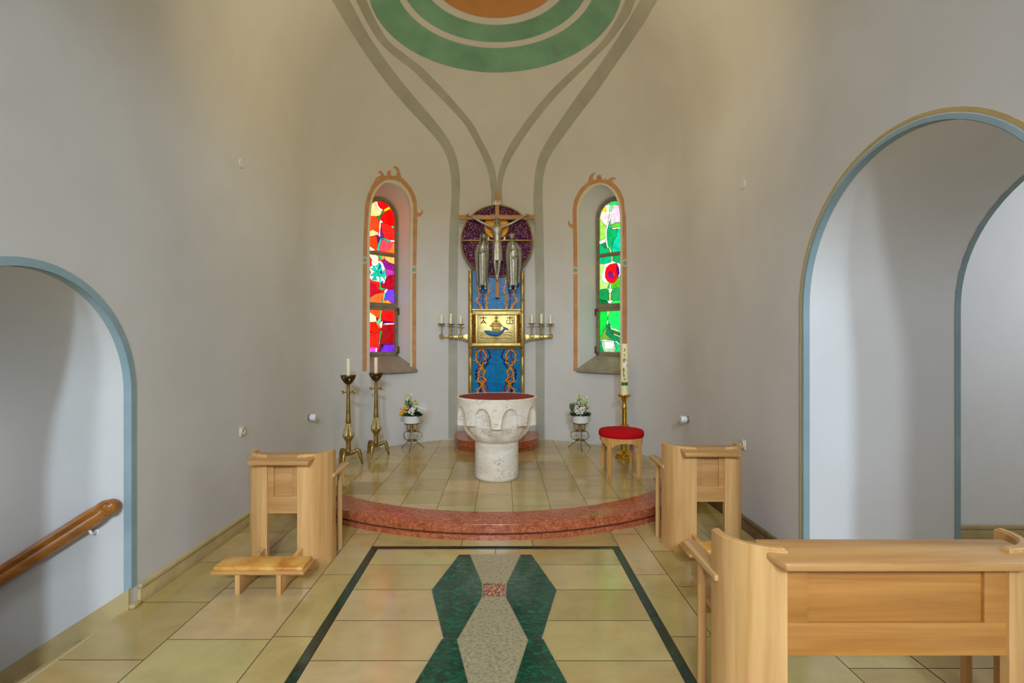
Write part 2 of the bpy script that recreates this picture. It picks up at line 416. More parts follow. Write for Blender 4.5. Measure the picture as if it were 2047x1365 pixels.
for sgn in (-1, 1):
    c, n, tt = niche_frame(sgn)
    bm = bmesh.new()
    secs = [niche_section(sgn, d) for d in (-.12, GT+.06)]
    # beyond the window the opening runs on to the outside
    secs.append([p+n*.5 for p in secs[-1]])
    vs = [[bm.verts.new(p) for p in s] for s in secs]
    for a, b in zip(vs, vs[1:]):
        for i in range(len(a)): bm.faces.new((a[i], a[(i+1) % len(a)], b[(i+1) % len(a)], b[i]))
    bm.faces.new(list(reversed(vs[0]))); bm.faces.new(vs[-1])
    cut(apse, bm)
tag(apse, kind='structure')
# ---- paint on the apse, kept in the wall's own mesh
paint = bmesh.new()
def Z6(p): return (640+p[0]*.342, p[1]*.342)
def ribbon(e0, e1, mi, n=60, m=3, off=.003):
    a = resample([Vector((*p, 0)) for p in crom([(*q, 0) for q in e0], 5)], n)
    b = resample([Vector((*p, 0)) for p in crom([(*q, 0) for q in e1], 5)], n)
    g = [[paint.verts.new(hit(*(p.lerp(q, k/m))[:2], off)) for k in range(m+1)] for p, q in zip(a, b)]
    for r0, r1 in zip(g, g[1:]):
        for k in range(m): paint.faces.new((r0[k], r0[k+1], r1[k+1], r1[k])).material_index = mi
wide_l0 = [(70, 0), (160, 150), (250, 290), (340, 420), (430, 535), (530, 650), (620, 745), (700, 840), (745, 930), (765, 1030), (768, 1110), (764, 1228)]
wide_l1 = [(170, 0), (250, 150), (335, 285), (425, 410), (520, 530), (610, 635), (690, 730), (750, 815), (795, 910), (815, 1010), (818, 1110), (812, 1228)]
wide_r0 = [(1870, 0), (1800, 120), (1720, 250), (1620, 400), (1510, 550), (1420, 680), (1340, 800), (1285, 900), (1258, 1000), (1248, 1110), (1247, 1228)]
wide_r1 = [(1970, 0), (1880, 150), (1780, 300), (1690, 430), (1600, 560), (1500, 690), (1420, 800), (1350, 900), (1310, 1000), (1300, 1110), (1302, 1228)]
thin_l0 = [(210, 0), (255, 90), (310, 190), (370, 270), (450, 340), (540, 410), (640, 510), (740, 610), (840, 720), (900, 820), (950, 920), (985, 1020), (1000, 1130)]
thin_l1 = [(270, 0), (310, 90), (360, 180), (410, 250), (500, 320), (590, 390), (690, 490), (790, 600), (890, 720), (950, 830), (1000, 930), (1028, 1020), (1034, 1130)]
thin_r0 = [(1785, 0), (1750, 80), (1690, 180), (1630, 260), (1540, 350), (1430, 450), (1330, 550), (1230, 670), (1150, 780), (1090, 880), (1050, 980), (1034, 1070), (1030, 1130)]
thin_r1 = [(1840, 0), (1810, 80), (1750, 170), (1690, 250), (1610, 330), (1500, 440), (1390, 550), (1290, 670), (1200, 790), (1130, 900), (1085, 990), (1065, 1070), (1063, 1130)]
def up(L, R_):   # carry a band a little beyond the top of the photograph
    d = 420
    f = lambda P: [(P[0][0]-(P[1][0]-P[0][0])/(P[1][1]-P[0][1])*d, -d)]+P
    return f(L), f(R_)
ext = {'l': ([(898, 470), (896.5, 600), (896.5, 877)], [(917, 470), (914.5, 600), (914.5, 877)]),
       'r': ([(1067.5, 470), (1070.5, 600), (1070.5, 877)], [(1086.5, 470), (1088.5, 600), (1088.5, 877)])}
a, b = up(wide_l0, wide_l1); ribbon([Z6(p) for p in a]+ext['l'][0], [Z6(p) for p in b]+ext['l'][1], 1, 90)
a, b = up(wide_r0, wide_r1); ribbon([Z6(p) for p in a]+ext['r'][0], [Z6(p) for p in b]+ext['r'][1], 1, 90)
a, b = up(thin_l0, thin_l1); ribbon([Z6(p) for p in a], [Z6(p) for p in b], 1, 80, 3, .0035)
a, b = up(thin_r0, thin_r1); ribbon([Z6(p) for p in a], [Z6(p) for p in b], 1, 80, 3, .004)
ribbon([(982, 384), (982, 420), (982, 480)], [(1004, 384), (1004, 420), (1004, 480)], 1, 20)
# rings round the crown of the dome: horizontal circles, running over onto the vault
def crown(r0, r1, mi, off, n=96, m=8):
    g = []
    for j in range(n):
        a = 2*PI*j/n; row = []
        for k in range(m+1):
            r = r0+(r1-r0)*k/m; x, y = r*math.sin(a), r*math.cos(a); q = R-off
            z = math.sqrt(max(q*q-x*x-(y*y if y > 0 else 0), 0))
            row.append(paint.verts.new((CX+x, CY+y, ZS+z)))
        g.append(row)
    for i in range(n):
        for k in range(m):
            r0_, r1_ = g[i], g[(i+1) % n]
            if r0 == 0 and k == 0:
                paint.faces.new((r0_[0], r0_[1], r1_[1])).material_index = mi
            else: paint.faces.new((r0_[k], r0_[k+1], r1_[k+1], r1_[k])).material_index = mi
rad = lambda y: hit(996, y).y-CY
crown(rad(95.8), rad(144.3), 2, .005); crown(rad(49.6), rad(83.8), 2, .005); crown(0.0, rad(35.2), 3, .006)
# painted borders of the two windows
ZA = lambda p: (700+p[0]*.10256, 320+p[1]*.10256)
ZB = lambda p: (1120+p[0]*.10256, 330+p[1]*.10256)
def flat_paint(pts, mi, off=.006):
    fill(paint, [hit(*p, off) for p in pts], mi)
def disc_paint(cx, cy, r, mi, off):
    p0 = hit(cx, cy, off); p1 = hit(cx+1, cy, off); ux = (p1-p0).normalized(); rr = r*p0.y/F
    fill(paint, [p0+ux*rr*math.cos(2*PI*i/20)+Vector((0, 0, rr*math.sin(2*PI*i/20))) for i in range(20)], mi)
in_l = [(733, 742), (733.5, 600), (734, 500)]+[ZA(p) for p in [(340, 1365), (350, 1150), (365, 950), (395, 770), (440, 640), (520, 520), (620, 430), (720, 388), (800, 385), (900, 400), (1010, 460), (1100, 560), (1170, 680), (1210, 800), (1230, 950), (1225, 1150), (1220, 1365)]]+[(825, 520), (824, 600), (824, 741)]
out_l = [(724.5, 742), (725, 600), (726, 500)]+[ZA(p) for p in [(268, 1365), (280, 1100), (300, 850), (340, 680), (385, 590), (410, 510), (470, 430), (500, 335), (600, 310), (720, 300), (900, 310), (1000, 335), (1100, 430), (1190, 540), (1250, 660), (1290, 770), (1300, 900), (1308, 1100), (1305, 1365)]]+[(832.5, 520), (832, 600), (832, 741)]
in_r = [(1154.6, 742), (1154.6, 600), (1154, 500)]+[ZB(p) for p in [(330, 1365), (325, 1200), (318, 1000), (320, 850), (345, 720), (400, 600), (480, 490), (580, 400), (700, 355), (780, 345), (870, 360), (960, 400), (1050, 480), (1120, 590), (1170, 720), (1195, 850), (1210, 1000), (1215, 1365)]]+[(1244.5, 520), (1244, 600), (1244, 741)]
out_r = [(1146.3, 742), (1146.3, 600), (1146, 500)]+[ZB(p) for p in [(250, 1365), (245, 1150), (238, 1000), (245, 850), (270, 700), (320, 580), (400, 450), (470, 385), (540, 330), (640, 292), (800, 285), (900, 285), (950, 300), (1050, 360), (1120, 430), (1190, 540), (1235, 660), (1245, 790), (1262, 920), (1278, 1050), (1285, 1365)]]+[(1252.5, 520), (1253, 600), (1253.4, 741)]
def offs(P, c, k): return [(c+(x-c)*k, y) for x, y in P]
ribbon(in_l, out_l, 4, 120, 2, .004); ribbon(in_r, out_r, 4, 120, 2, .004)
def inner_line(inn, cx, ytop, dx, dy):   # the pale line between border and opening
    q = [(cx+(x-cx)*(1-dx/44), (y+dy if y < ytop else y)) for x, y in inn]
    ribbon(inn, q, 5, 120, 1, .0035)
inner_line(in_l, 779, 440, 4.5, 4); inner_line(in_r, 1199, 440, 4.5, 4)
for poly in ([(590, 330), (600, 260), (540, 230), (590, 205), (640, 250), (675, 325)], [(715, 320), (725, 220), (770, 195), (805, 210), (790, 240), (805, 320)],
             [(890, 330), (922, 240), (890, 170), (830, 125), (890, 118), (945, 160), (970, 230), (1005, 350)],
             [(1295, 1010), (1350, 1035), (1395, 1000), (1410, 955), (1420, 1010), (1380, 1085), (1305, 1105)]):
    flat_paint([ZA(p) for p in poly], 4)
for poly in ([(535, 350), (560, 240), (610, 170), (700, 137), (645, 200), (632, 260), (690, 320)], [(690, 310), (720, 210), (780, 182), (803, 230), (825, 310)],
             [(845, 305), (880, 250), (915, 305)], [(925, 330), (935, 280), (1000, 237), (1060, 240), (1105, 265), (1040, 268), (1012, 300), (1040, 350), (1065, 390)],
             [(255, 1150), (210, 1150), (182, 1120), (166, 1070), (148, 1110), (160, 1180), (220, 1230), (258, 1225)]):
    flat_paint([ZB(p) for p in poly], 4)
for x, y in ((729.5, 520), (828, 539), (1149.8, 540.5), (1248.9, 525.5)):
    disc_paint(x, y, 7.3, 5, .008); disc_paint(x, y, 4.8, 6, .010)
# put the paint into the apse mesh
bmesh.ops.recalc_face_normals(paint, faces=paint.faces)
ap = bmesh.new(); ap.from_mesh(apse.data); tmp = bpy.data.meshes.new('tmp'); paint.to_mesh(tmp); paint.free(); ap.from_mesh(tmp)
ap.to_mesh(apse.data); ap.free()
for k in ('p_grey', 'p_green', 'p_orange', 'p_rust', 'p_cream', 'p_teal'): apse.data.materials.append(M[k])

# ---- vault over the choir and nave
bm = bmesh.new(); n = 48
a0 = [[bm.verts.new((CX+r*math.cos(PI*i/n), y, ZS+r*math.sin(PI*i/n))) for i in range(n+1)] for y in (BACK, CY) for r in (R, R+.3)]
for i in range(n):
    bm.faces.new((a0[0][i], a0[0][i+1], a0[2][i+1], a0[2][i])); bm.faces.new((a0[1][i], a0[3][i], a0[3][i+1], a0[1][i+1]))
    bm.faces.new((a0[0][i], a0[1][i], a0[1][i+1], a0[0][i+1])); bm.faces.new((a0[2][i], a0[2][i+1], a0[3][i+1], a0[3][i]))
tag(link('ceiling', bm, M['wall']), kind='structure')
bm = bmesh.new(); boxx(bm, XL-.3, XR+.3, BACK-.2, BACK, -.3, ZS+R+.3); tag(link('wall_front', bm, M['wall']), kind='structure')

# ---- round chancel arch between nave and choir, behind the viewpoint
bm = bmesh.new(); n = 40; ca = [(CX+1.95*math.cos(PI*i/n), 2.40+1.95*math.sin(PI*i/n)) for i in range(n+1)]
outer = [(CX+2.3*math.cos(PI*i/n), 3.75+2.32*math.sin(PI*i/n)) for i in range(n+1)]
outer = [(max(XL-.05, min(XR+.05, x)), z) for x, z in outer]
ca = [(CX+1.95, 0)]+ca+[(CX-1.95, 0)]; outer = [(XR+.05, 0)]+outer+[(XL-.05, 0)]
vs = [[bm.verts.new((x, y, z)) for x, z in P] for P in (ca, outer) for y in (-1.25, -1.0)]
for i in range(len(ca)-1):
    for p, q in ((0, 1), (1, 3), (3, 2), (2, 0)): bm.faces.new((vs[p][i], vs[p][i+1], vs[q][i+1], vs[q][i]))
tag(link('wall_chancel_arch', bm, M['wall']), kind='structure')

# ---- side room beyond the right passage
YF = 4.266
bm = bmesh.new(); boxx(bm, XR+1.1, 6.3, YF, YF+.2, -.3, 4.0); tag(link('wall_side_room_back', bm, M['wall_white']), kind='structure')
bm = bmesh.new(); boxx(bm, 6.1, 6.3, .2, YF, -.3, 4.0); tag(link('wall_side_room_right', bm, M['wall_white']), kind='structure')
bm = bmesh.new(); boxx(bm, XR+1.1, 6.3, 0, .2, -.3, 4.0); tag(link('wall_side_room_front', bm, M['wall_white']), kind='structure')
bm = bmesh.new(); boxx(bm, XR+1.1, 6.3, 0, YF+.2, 4.0, 4.2); tag(link('ceiling_side_room', bm, M['wall_white']), kind='structure')
bm = bmesh.new(); boxx(bm, XR+1.1, 6.1, YF-.02, YF, 0, .085, .003); boxx(bm, XR+1.1, 6.1, YF-.028, YF, .087, .12, .006)
tag(link('baseboard_side_room', bm, M['baseboard']), kind='structure')

# ---- floor: grout bed, limestone slabs, marble frame and inlay
fl = bmesh.new(); J = .0025
def slab(x0, x1, y0, y1, mi=1, z=0.0):
    if y1-y0 < .02 or x1-x0 < .02: return
    fl.faces.new([fl.verts.new(p) for p in ((x0+J, y0+J, z), (x1-J, y0+J, z), (x1-J, y1-J, z), (x0+J, y1-J, z))]).material_index = mi
boxx(fl, XL, XR, BACK, 6.2, -.12, -.003)
boxx(fl, XR, 6.2, -.2, YF+.1, -.12, -.003)
def column(x0, x1, y0, step, lo=-3.0, hi=5.6):
    k = math.floor((lo-y0)/step)
    y = y0+k*step
    while y < hi: slab(x0, x1, y, y+step); y += step
GX0, GX1, GY = -1.042, .932, 4.105        # outer edge of the dark green frame
column(XL, -1.84, 3.218, .59, hi=6.0); column(-1.84, -1.27, 3.40, .59); column(-1.27, GX0, 3.603, .765, hi=5.2)
column(GX1, 1.165, 3.603, .765, hi=5.2); column(1.165, 1.733, 3.42, .59); column(1.733, XR, 3.15, .59, hi=6.0)
column(XR+.002, 2.86, 3.15, .59, 1.2, YF); column(2.86, 3.43, 3.42, .59, 1.2, YF); column(3.43, 4.0, 3.0, .59, 1, YF); column(4.0, 4.6, 3.2, .59, 1, YF); column(4.6, 6.1, 3.1, .59, 1, YF)
for x0, x1 in ((GX0, -.33), (-.33, .245), (.245, GX1)): slab(x0, x1, GY, 4.6)
S = .055
def fslab(poly, mi, z):
    fl.faces.new([fl.verts.new((x, y, z)) for x, y in poly]).material_index = mi
for y0, y1 in ((-3, -1.0), (-1.0, 1.0), (1.0, 3.05), (3.05, GY)):
    slab(GX0, GX0+S, y0, y1 - (0), 2); slab(GX1-S, GX1, y0, y1, 2)
for x0, x1 in ((GX0+S, -.36), (-.36, .26), (.26, GX1-S)): slab(x0, x1, GY-S, GY, 2)
rows = [GY-S]+[3.761-.38*k for k in range(0, 18)]
for y1, y0 in zip(rows, rows[1:]):
    slab(GX0+S, -.055, y0, y1); slab(-.055, GX1-S, y0, y1)
ax = -.053                                   # axis of the inlay
def rise(poly, c, k):                        # grow about a centre, for the grout outline
    cx = sum(p[0] for p in poly)/len(poly); cy = sum(p[1] for p in poly)/len(poly)
    return [(cx+(x-cx)+(k if x > cx else -k), cy+(y-cy)+(k if y > cy else -k)) for x, y in poly]
for k in range(0, 5):
    o = 1.13*k
    if 3.94-o < -1.5: break
    for s in (1, -1):
        def mx(p): return (ax+s*(p[0]-ax), p[1]-o)
        hexa = [(-.331, 3.941), (-.250, 3.941), (-.137, 3.463), (-.129, 3.289), (-.245, 2.816), (-.322, 2.816), (-.464, 3.375)]
        if k % 1 == 0:
            q = [mx(p) for p in hexa]
            fslab(rise(q, 0, .004), 5, .0006); fslab(q, 3, .0012)
    gr = [(-.241, 3.941), (-.131, 3.468), (-.13, 3.284), (-.237, 2.816), (-.131, 2.338+.0), (-.131, 2.338)]
    for top in (True, False):
        if top: q = [(-.243, 3.941), (-.131, 3.468)]
        else: q = [(-.124, 3.284), (-.238, 2.812)]
        L = [(x, y-o) for x, y in q]; Rr = [(2*ax-x, y-o) for x, y in reversed(q)]
        fslab(L+Rr, 4, .0018)
    q = [(-.128, 3.463-o), (-.122, 3.289-o), (2*ax+.122, 3.289-o), (2*ax+.128, 3.463-o)]
    fslab(rise(q, 0, .003), 5, .0020); fslab(q, 6, .0026)
floor = link('floor', fl, [M['grout'], M['tile'], M['dark_green'], M['green_marble'], M['inlay_stone'], M['grout_light'], M['pink_granite']], smooth=False, keep=True)
for p in floor.data.polygons:
    pass
tag(floor, kind='structure')

# ---- sanctuary platform: tiled top inside a two-tier red marble kerb
PCX, PCY, PRO, PRI = -.088, 6.84, 2.625, 2.315
def arc_pts(r, n, x_lim):
    a = math.asin(min(1, (x_lim)/r)); return [(PCX+r*math.sin(-a+2*a*i/n), PCY-r*math.cos(-a+2*a*i/n)) for i in range(n+1)]
def kerb(bm, r0, r1, z0, z1, bev=0, mi=0):
    A = arc_pts(r1, 60, 2.17); B = arc_pts(r0, 60, 2.17)
    t = bmesh.new()
    va = [[t.verts.new((x, y, z)) for x, y in A] for z in (z0, z1)]; vb = [[t.verts.new((x, y, z)) for x, y in B] for z in (z0, z1)]
    for i in range(60):
        t.faces.new((va[0][i], va[0][i+1], va[1][i+1], va[1][i])); t.faces.new((vb[0][i+1], vb[0][i], vb[1][i], vb[1][i+1]))
        t.faces.new((va[1][i], va[1][i+1], vb[1][i+1], vb[1][i])); t.faces.new((va[0][i+1], va[0][i], vb[0][i], vb[0][i+1]))
    for i in (0, 60): t.faces.new((va[0][i], va[1][i], vb[1][i], vb[0][i]))
    bmesh.ops.recalc_face_normals(t, faces=t.faces)
    if bev:
        es = [e for e in t.edges if all(abs((v.co.xy-Vector((PCX, PCY))).length-r1) < 1e-4 for v in e.verts) and all(abs(v.co.z-z1) < 1e-5 for v in e.verts)]
        bmesh.ops.bevel(t, geom=es, offset=bev, segments=3, affect='EDGES', profile=.5)
    add(bm, t, None, mi)
bm = bmesh.new()
kerb(bm, PRI, PRO-.010, 0, .044, 0, 0); kerb(bm, PRI, PRO-.034, .044, .064, 0, 2); kerb(bm, PRI, PRO, .064, HP, .008, 0)  # dark middle band puts the shadow line under the nosing into colour
base = arc_pts(PRI+.05, 50, 2.17)
ring = [(x, y, .02) for x, y in base]+[(CX+(R-.005)*math.cos(PI*i/50), CY+(R-.005)*math.sin(PI*i/50), .02) for i in range(51)]
prism(bm, ring, (0, 0, HP-.003-.02), 2)
def pslab(x0, x1, y0, y1):
    J2 = .002; x0 += J2; x1 -= J2; y0 += J2; y1 -= J2; n_ = 8; lo, hi = [], []
    for i in range(n_+1):
        x = x0+(x1-x0)*i/n_
        h_ = min(y1, CY+math.sqrt(max((R-.004)**2-(x-CX)**2, 0)))
        l_ = max(y0, PCY-math.sqrt(max((PRI+.02)**2-(x-PCX)**2, 0)))
        if h_-l_ > .004: lo.append((x, l_)); hi.append((x, h_))
    if len(lo) < 2: return
    bm.faces.new([bm.verts.new((x, y, HP-.0005)) for x, y in lo+hi[::-1]]).material_index = 1
xs = [-.246+.343*k for k in range(-6, 8)]
offs_ = {0: 5.04, 1: 5.138, 2: 5.15, 3: 5.35, 4: 5.62, 5: 5.2, -1: 5.138, -2: 5.20, -3: 5.47, -4: 5.05, -5: 5.3, -6: 5.1, 6: 5.0, 7: 5.2}
for i, x in enumerate(xs[:-1]):
    k = i-6; st = .44; y = offs_.get(k, 5.1)-st*4
    x0, x1 = max(x, XL+.0), min(x+.343, XR)
    if x1-x0 < .03: continue
    while y < 8.2:
        pslab(x0, x1, y, y+st); y += st
plat = tag(link('floor_sanctuary_platform', bm, [M['red_marble'], M['tile'], M['grout']], ang=30, keep=True), kind='structure')

# ---- skirtings
bm = bmesh.new(); boxx(bm, XL, XL+.022, LA1+.05, 5.6, 0, .092, .003); boxx(bm, XL, XL+.030, LA1+.05, 5.6, .095, .125, .007)
box(bm, (XL+.010, LA1+.015, .014), (.045, .07, .028), .010)
tag(link('baseboard_left', bm, M['baseboard']), kind='structure')
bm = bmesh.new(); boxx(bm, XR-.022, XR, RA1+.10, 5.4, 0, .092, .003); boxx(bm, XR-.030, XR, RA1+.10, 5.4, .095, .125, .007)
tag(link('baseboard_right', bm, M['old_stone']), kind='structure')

# ---- painted bands round the passages (thin paint coats)
def band(name, X, dirx, a0, a1, zs, zb, w0, w1, m, thick=.003):
    """flat band on a side wall following the arch between offsets w0 and w1 outside it"""
    bm = bmesh.new(); n = 36; c = (a0+a1)/2; r = (a1-a0)/2
    def outline(w_):
        return [(a1+w_, zb)]+[(c+(r+w_)*math.cos(PI*i/n), zs+(r+w_)*math.sin(PI*i/n)) for i in range(n+1)]+[(a0-w_, zb)]
    A, B = outline(w0), outline(w1)
    for X_, fl_ in ((X+dirx*thick, 0),):
        va = [bm.verts.new((X_, u, z)) for u, z in A]; vb = [bm.verts.new((X_, u, z)) for u, z in B]
        vc = [bm.verts.new((X, u, z)) for u, z in A]; vd = [bm.verts.new((X, u, z)) for u, z in B]
        for i in range(len(va)-1):
            bm.faces.new((va[i], va[i+1], vb[i+1], vb[i])); bm.faces.new((va[i], vc[i], vc[i+1], va[i+1])); bm.faces.new((vb[i], vb[i+1], vd[i+1], vd[i]))
    return tag(link(name, bm, m, smooth=False), kind='structure')
def soffit(name, X0, X1, a0, a1, zs, zb, m, thick=.003):
    """band on the reveal of the arch"""
    bm = bmesh.new(); n = 36; c = (a0+a1)/2; r = (a1-a0)/2-thick
    A = [(a1-thick, zb)]+[(c+r*math.cos(PI*i/n), zs+r*math.sin(PI*i/n)) for i in range(n+1)]+[(a0+thick, zb)]
    va = [bm.verts.new((X0, u, z)) for u, z in A]; vb = [bm.verts.new((X1, u, z)) for u, z in A]
    for i in range(len(va)-1): bm.faces.new((va[i], va[i+1], vb[i+1], vb[i]))
    return tag(link(name, bm, m), kind='structure')
band('trim_1', XL, 1, LA0, LA1, LZ, .12, -.001, .042, M['p_blue'])
soffit('trim_2', XL-.045, XL+.003, LA0, LA1, LZ, -.05, M['p_blue'])
band('trim_3', XR, -1, RA0, RA1, RZ, .0, -.001, .024, M['p_blue'])
soffit('trim_4', XR-.003, XR+.040, RA0, RA1, RZ, 0, M['p_blue'])
band('trim_5', XR, -1, RA0, RA1, RZ, .0, .034, .052, M['p_ochre'])
soffit('trim_6', XR+1.062, XR+1.102, RA0, RA1, RZ, 0, M['p_blue'])

# ---- stair going down behind the left passage
bm = bmesh.new(); tr, rs = .285, .182
for k in range(5):
    x1 = XL-.02-tr*k; boxx(bm, x1-tr, x1, LA0+.002, LA1-.03, -1.55, -rs*(k+1)+.0, .004)
boxx(bm, XL-.02, XL+.0, LA0+.002, LA1-.002, -1.5, -.002)
stair = tag(link('stair_flight', bm, M['baseboard']), kind='structure')
bm = bmesh.new(); z0 = .14
poly = [(XL-.0, LA1-.002, .125), (XL-1.55, LA1-.002, .125-1.55*.64), (XL-1.55, LA1-.002, -1.25), (XL, LA1-.002, -.25)]
prism(bm, poly, (0, -.022, 0))
tag(link('baseboard_stair', bm, M['baseboard']), kind='structure')

# ================================================================ WINDOWS
def build_window(idx, sgn, crops, back, polys, lead=srgb(38, 34, 30)):
    c, n, t = niche_frame(sgn); q = c+n*GT
    win = tag(empty('window_%d' % idx, (q.x, q.y, 0)), kind='structure')
    inv = Vector((-q.x, -q.y, 0))
    def W(px, py, off=0):                     # photograph point -> window plane
        v = ray(px, py); o = Vector((0, 0, EYE)); s = ((q-n*off)-o).dot(n)/v.dot(n); return o+v*s
    def L(u, z, off=0): return q+t*u+Vector((0, 0, z))-n*off+inv
    HW = .28; ZT = 3.53; ZB = 1.44
    # frame: outer round-headed frame plus two transoms
    bm = bmesh.new()
    def rim(ho, hi, zbo, zbi, zt, o0, o1):
        def outl(h, zb): return [(-h, zb), (h, zb)]+[(h*math.cos(PI*i/28), zt+h*math.sin(PI*i/28)) for i in range(29)]
        A, B = outl(ho, zbo), outl(hi, zbi); m = len(A)
        v = {(s, f): [bm.verts.new(L(u, z, o)) for u, z in P] for s, P in (('a', A), ('b', B)) for f, o in ((0, o0), (1, o1))}
        for i in range(m):
            j = (i+1) % m
            bm.faces.new((v['a', 1][i], v['a', 1][j], v['b', 1][j], v['b', 1][i])); bm.faces.new((v['b', 0][i], v['b', 0][j], v['b', 1][j], v['b', 1][i]))
            bm.faces.new((v['a', 0][i], v['a', 0][j], v['a', 1][j], v['a', 1][i])); bm.faces.new((v['a', 0][i], v['b', 0][i], v['b', 0][j], v['a', 0][j]))
    rim(HW, HW-.035, ZB, ZB+.03, ZT, -.03, .022); rim(HW-.03, HW-.048, ZB+.03, ZB+.05, ZT, -.03, .008)
    def bar(z0, z1, o1, hw=HW-.02):
        pts = [L(-hw, z0, -.02), L(hw, z0, -.02), L(hw, z1, -.02), L(-hw, z1, -.02)]
        prism(bm, pts, -n*(o1+.02))
    z_t1 = W(crops['bar1'][0], crops['bar1'][1]).z; z_t2 = W(crops['bar2'][0], crops['bar2'][1]).z
    bar(z_t1-.027, z_t1+.027, .020); bar(z_t1-.012, z_t1+.012, .028)
    bar(z_t2-.05, z_t2+.045, .020); bar(z_t2-.012, z_t2+.012, .028)
    link('window_frame', bm, M['frame_metal'], win, ang=40)
    # lower casement
    bm = bmesh.new(); zc0, zc1 = ZB+.01, z_t2-.03
    for (u0, u1, a0_, a1_) in ((-HW+.015, -HW+.06, zc0, zc1), (HW-.06, HW-.015, zc0, zc1), (-HW+.015, HW-.015, zc0, zc0+.055), (-HW+.015, HW-.015, zc1-.04, zc1)):
        prism(bm, [L(u0, a0_, 0), L(u1, a0_, 0), L(u1, a1_, 0), L(u0, a1_, 0)], -n*.036)
    cas = link('casement', bm, M['frame_metal'], win, ang=40)
    s_ = 1 if sgn < 0 else -1                  # hinges on the jamb nearer the altar
    for z in (zc0+.08, zc1-.05):
        bm = bmesh.new(); tube(bm, [L(s_*(HW-.005), z-.045, .042), L(s_*(HW-.005), z+.045, .042)], .013, 10); sph(bm, L(s_*(HW-.005), z+.05, .042), .011)
        link('hinge', bm, M['brass_dark'], cas)
    bm = bmesh.new(); zz = (zc0+zc1)/2
    tube(bm, [L(-s_*(HW-.045), zz, .036), L(-s_*(HW-.045), zz, .06), L(-s_*(HW-.10), zz-.015, .065)], .008, 8)
    link('handle', bm, M['brass_dark'], cas)
    # leaded glass
    bm = bmesh.new(); ly = bm.loops.layers.float_color.new('Col')
    def face(P, col, off):
        fill(bm, [W(*p, off)+inv for p in P], 0, col, ly)
    g = HW-.045
    base = [(-g, ZB+.04), (g, ZB+.04)]+[(g*math.cos(PI*i/28), ZT+g*math.sin(PI*i/28)) for i in range(29)]
    fill(bm, [L(u, z, -.012) for u, z in base], 0, back, ly)
    k = 0
    for (ci, col, P) in polys:
        ox, oy = crops['org'][ci]; pp = [(ox+x*.08792, oy+y*.08792) for x, y in P]
        k += 1; off = -.012+.00025*k
        face(pp, srgb(*col), off)
        # lead came along the outline
        m = len(pp)
        for i in range(m):
            a, b = W(*pp[i], off+.0002)+inv, W(*pp[(i+1) % m], off+.0002)+inv
            dd = (b-a)
            if dd.length < 1e-4: continue
            sd = dd.normalized().cross(n)*.0022
            f = bm.faces.new([bm.verts.new(p) for p in (a-sd, a+sd, b+sd, b-sd)])
            for l in f.loops: l[ly] = (lead[0]*.25, lead[1]*.25, lead[2]*.25, 1)
    # clip everything outside the leaded light
    for v in list(bm.verts):
        p = v.co-inv-q; u, z = p.dot(t), v.co.z
        cu = max(-g, min(g, u)); zz2 = max(ZB+.03, z)
        if zz2 > ZT:
            r = math.hypot(cu, zz2-ZT)
            if r > g: cu, zz2 = cu*g/r, ZT+(zz2-ZT)*g/r
        v.co += t*(cu-u)+Vector((0, 0, zz2-z))
    link('stained_glass', bm, M['glass'], win, smooth=False, keep=True)
    # sloping stone sill
    bm = bmesh.new(); c2, n2, t2 = niche_frame(sgn)
    def S_(u, dep, z): return c2+t2*u+n2*dep+Vector((0, 0, z))+inv
    top = [S_(-.395, -.055, 1.247), S_(.395, -.055, 1.247), S_(.284, GT-.02, 1.452), S_(-.284, GT-.02, 1.452)]
    bot = [p-Vector((0, 0, .045)) for p in top]
    vt = [bm.verts.new(p) for p in top]; vb = [bm.verts.new(p) for p in bot]
    bm.faces.new(vt); bm.faces.new(list(reversed(vb)))
    for i in range(4): bm.faces.new((vt[i], vb[i], vb[(i+1) % 4], vt[(i+1) % 4]))
    bmesh.ops.recalc_face_normals(bm, faces=bm.faces)
    bmesh.ops.bevel(bm, geom=bm.edges[:], offset=.008, segments=2, affect='EDGES')
    link('sill', bm, M['sill'], win)
    return win
RD, ORG, SAL, PCH, MAG, CRI, WHT, GRN, TEAL, PUR, VIO, YEL, BLU, PNK = (255, 12, 20), (255, 84, 30), (238, 66, 66), (255, 206, 150), (150, 50, 150), (184, 26, 66), (255, 250, 250), (20, 160, 90), (30, 200, 170), (110, 40, 150), (130, 92, 240), (255, 220, 20), (50, 90, 220), (220, 120, 210)
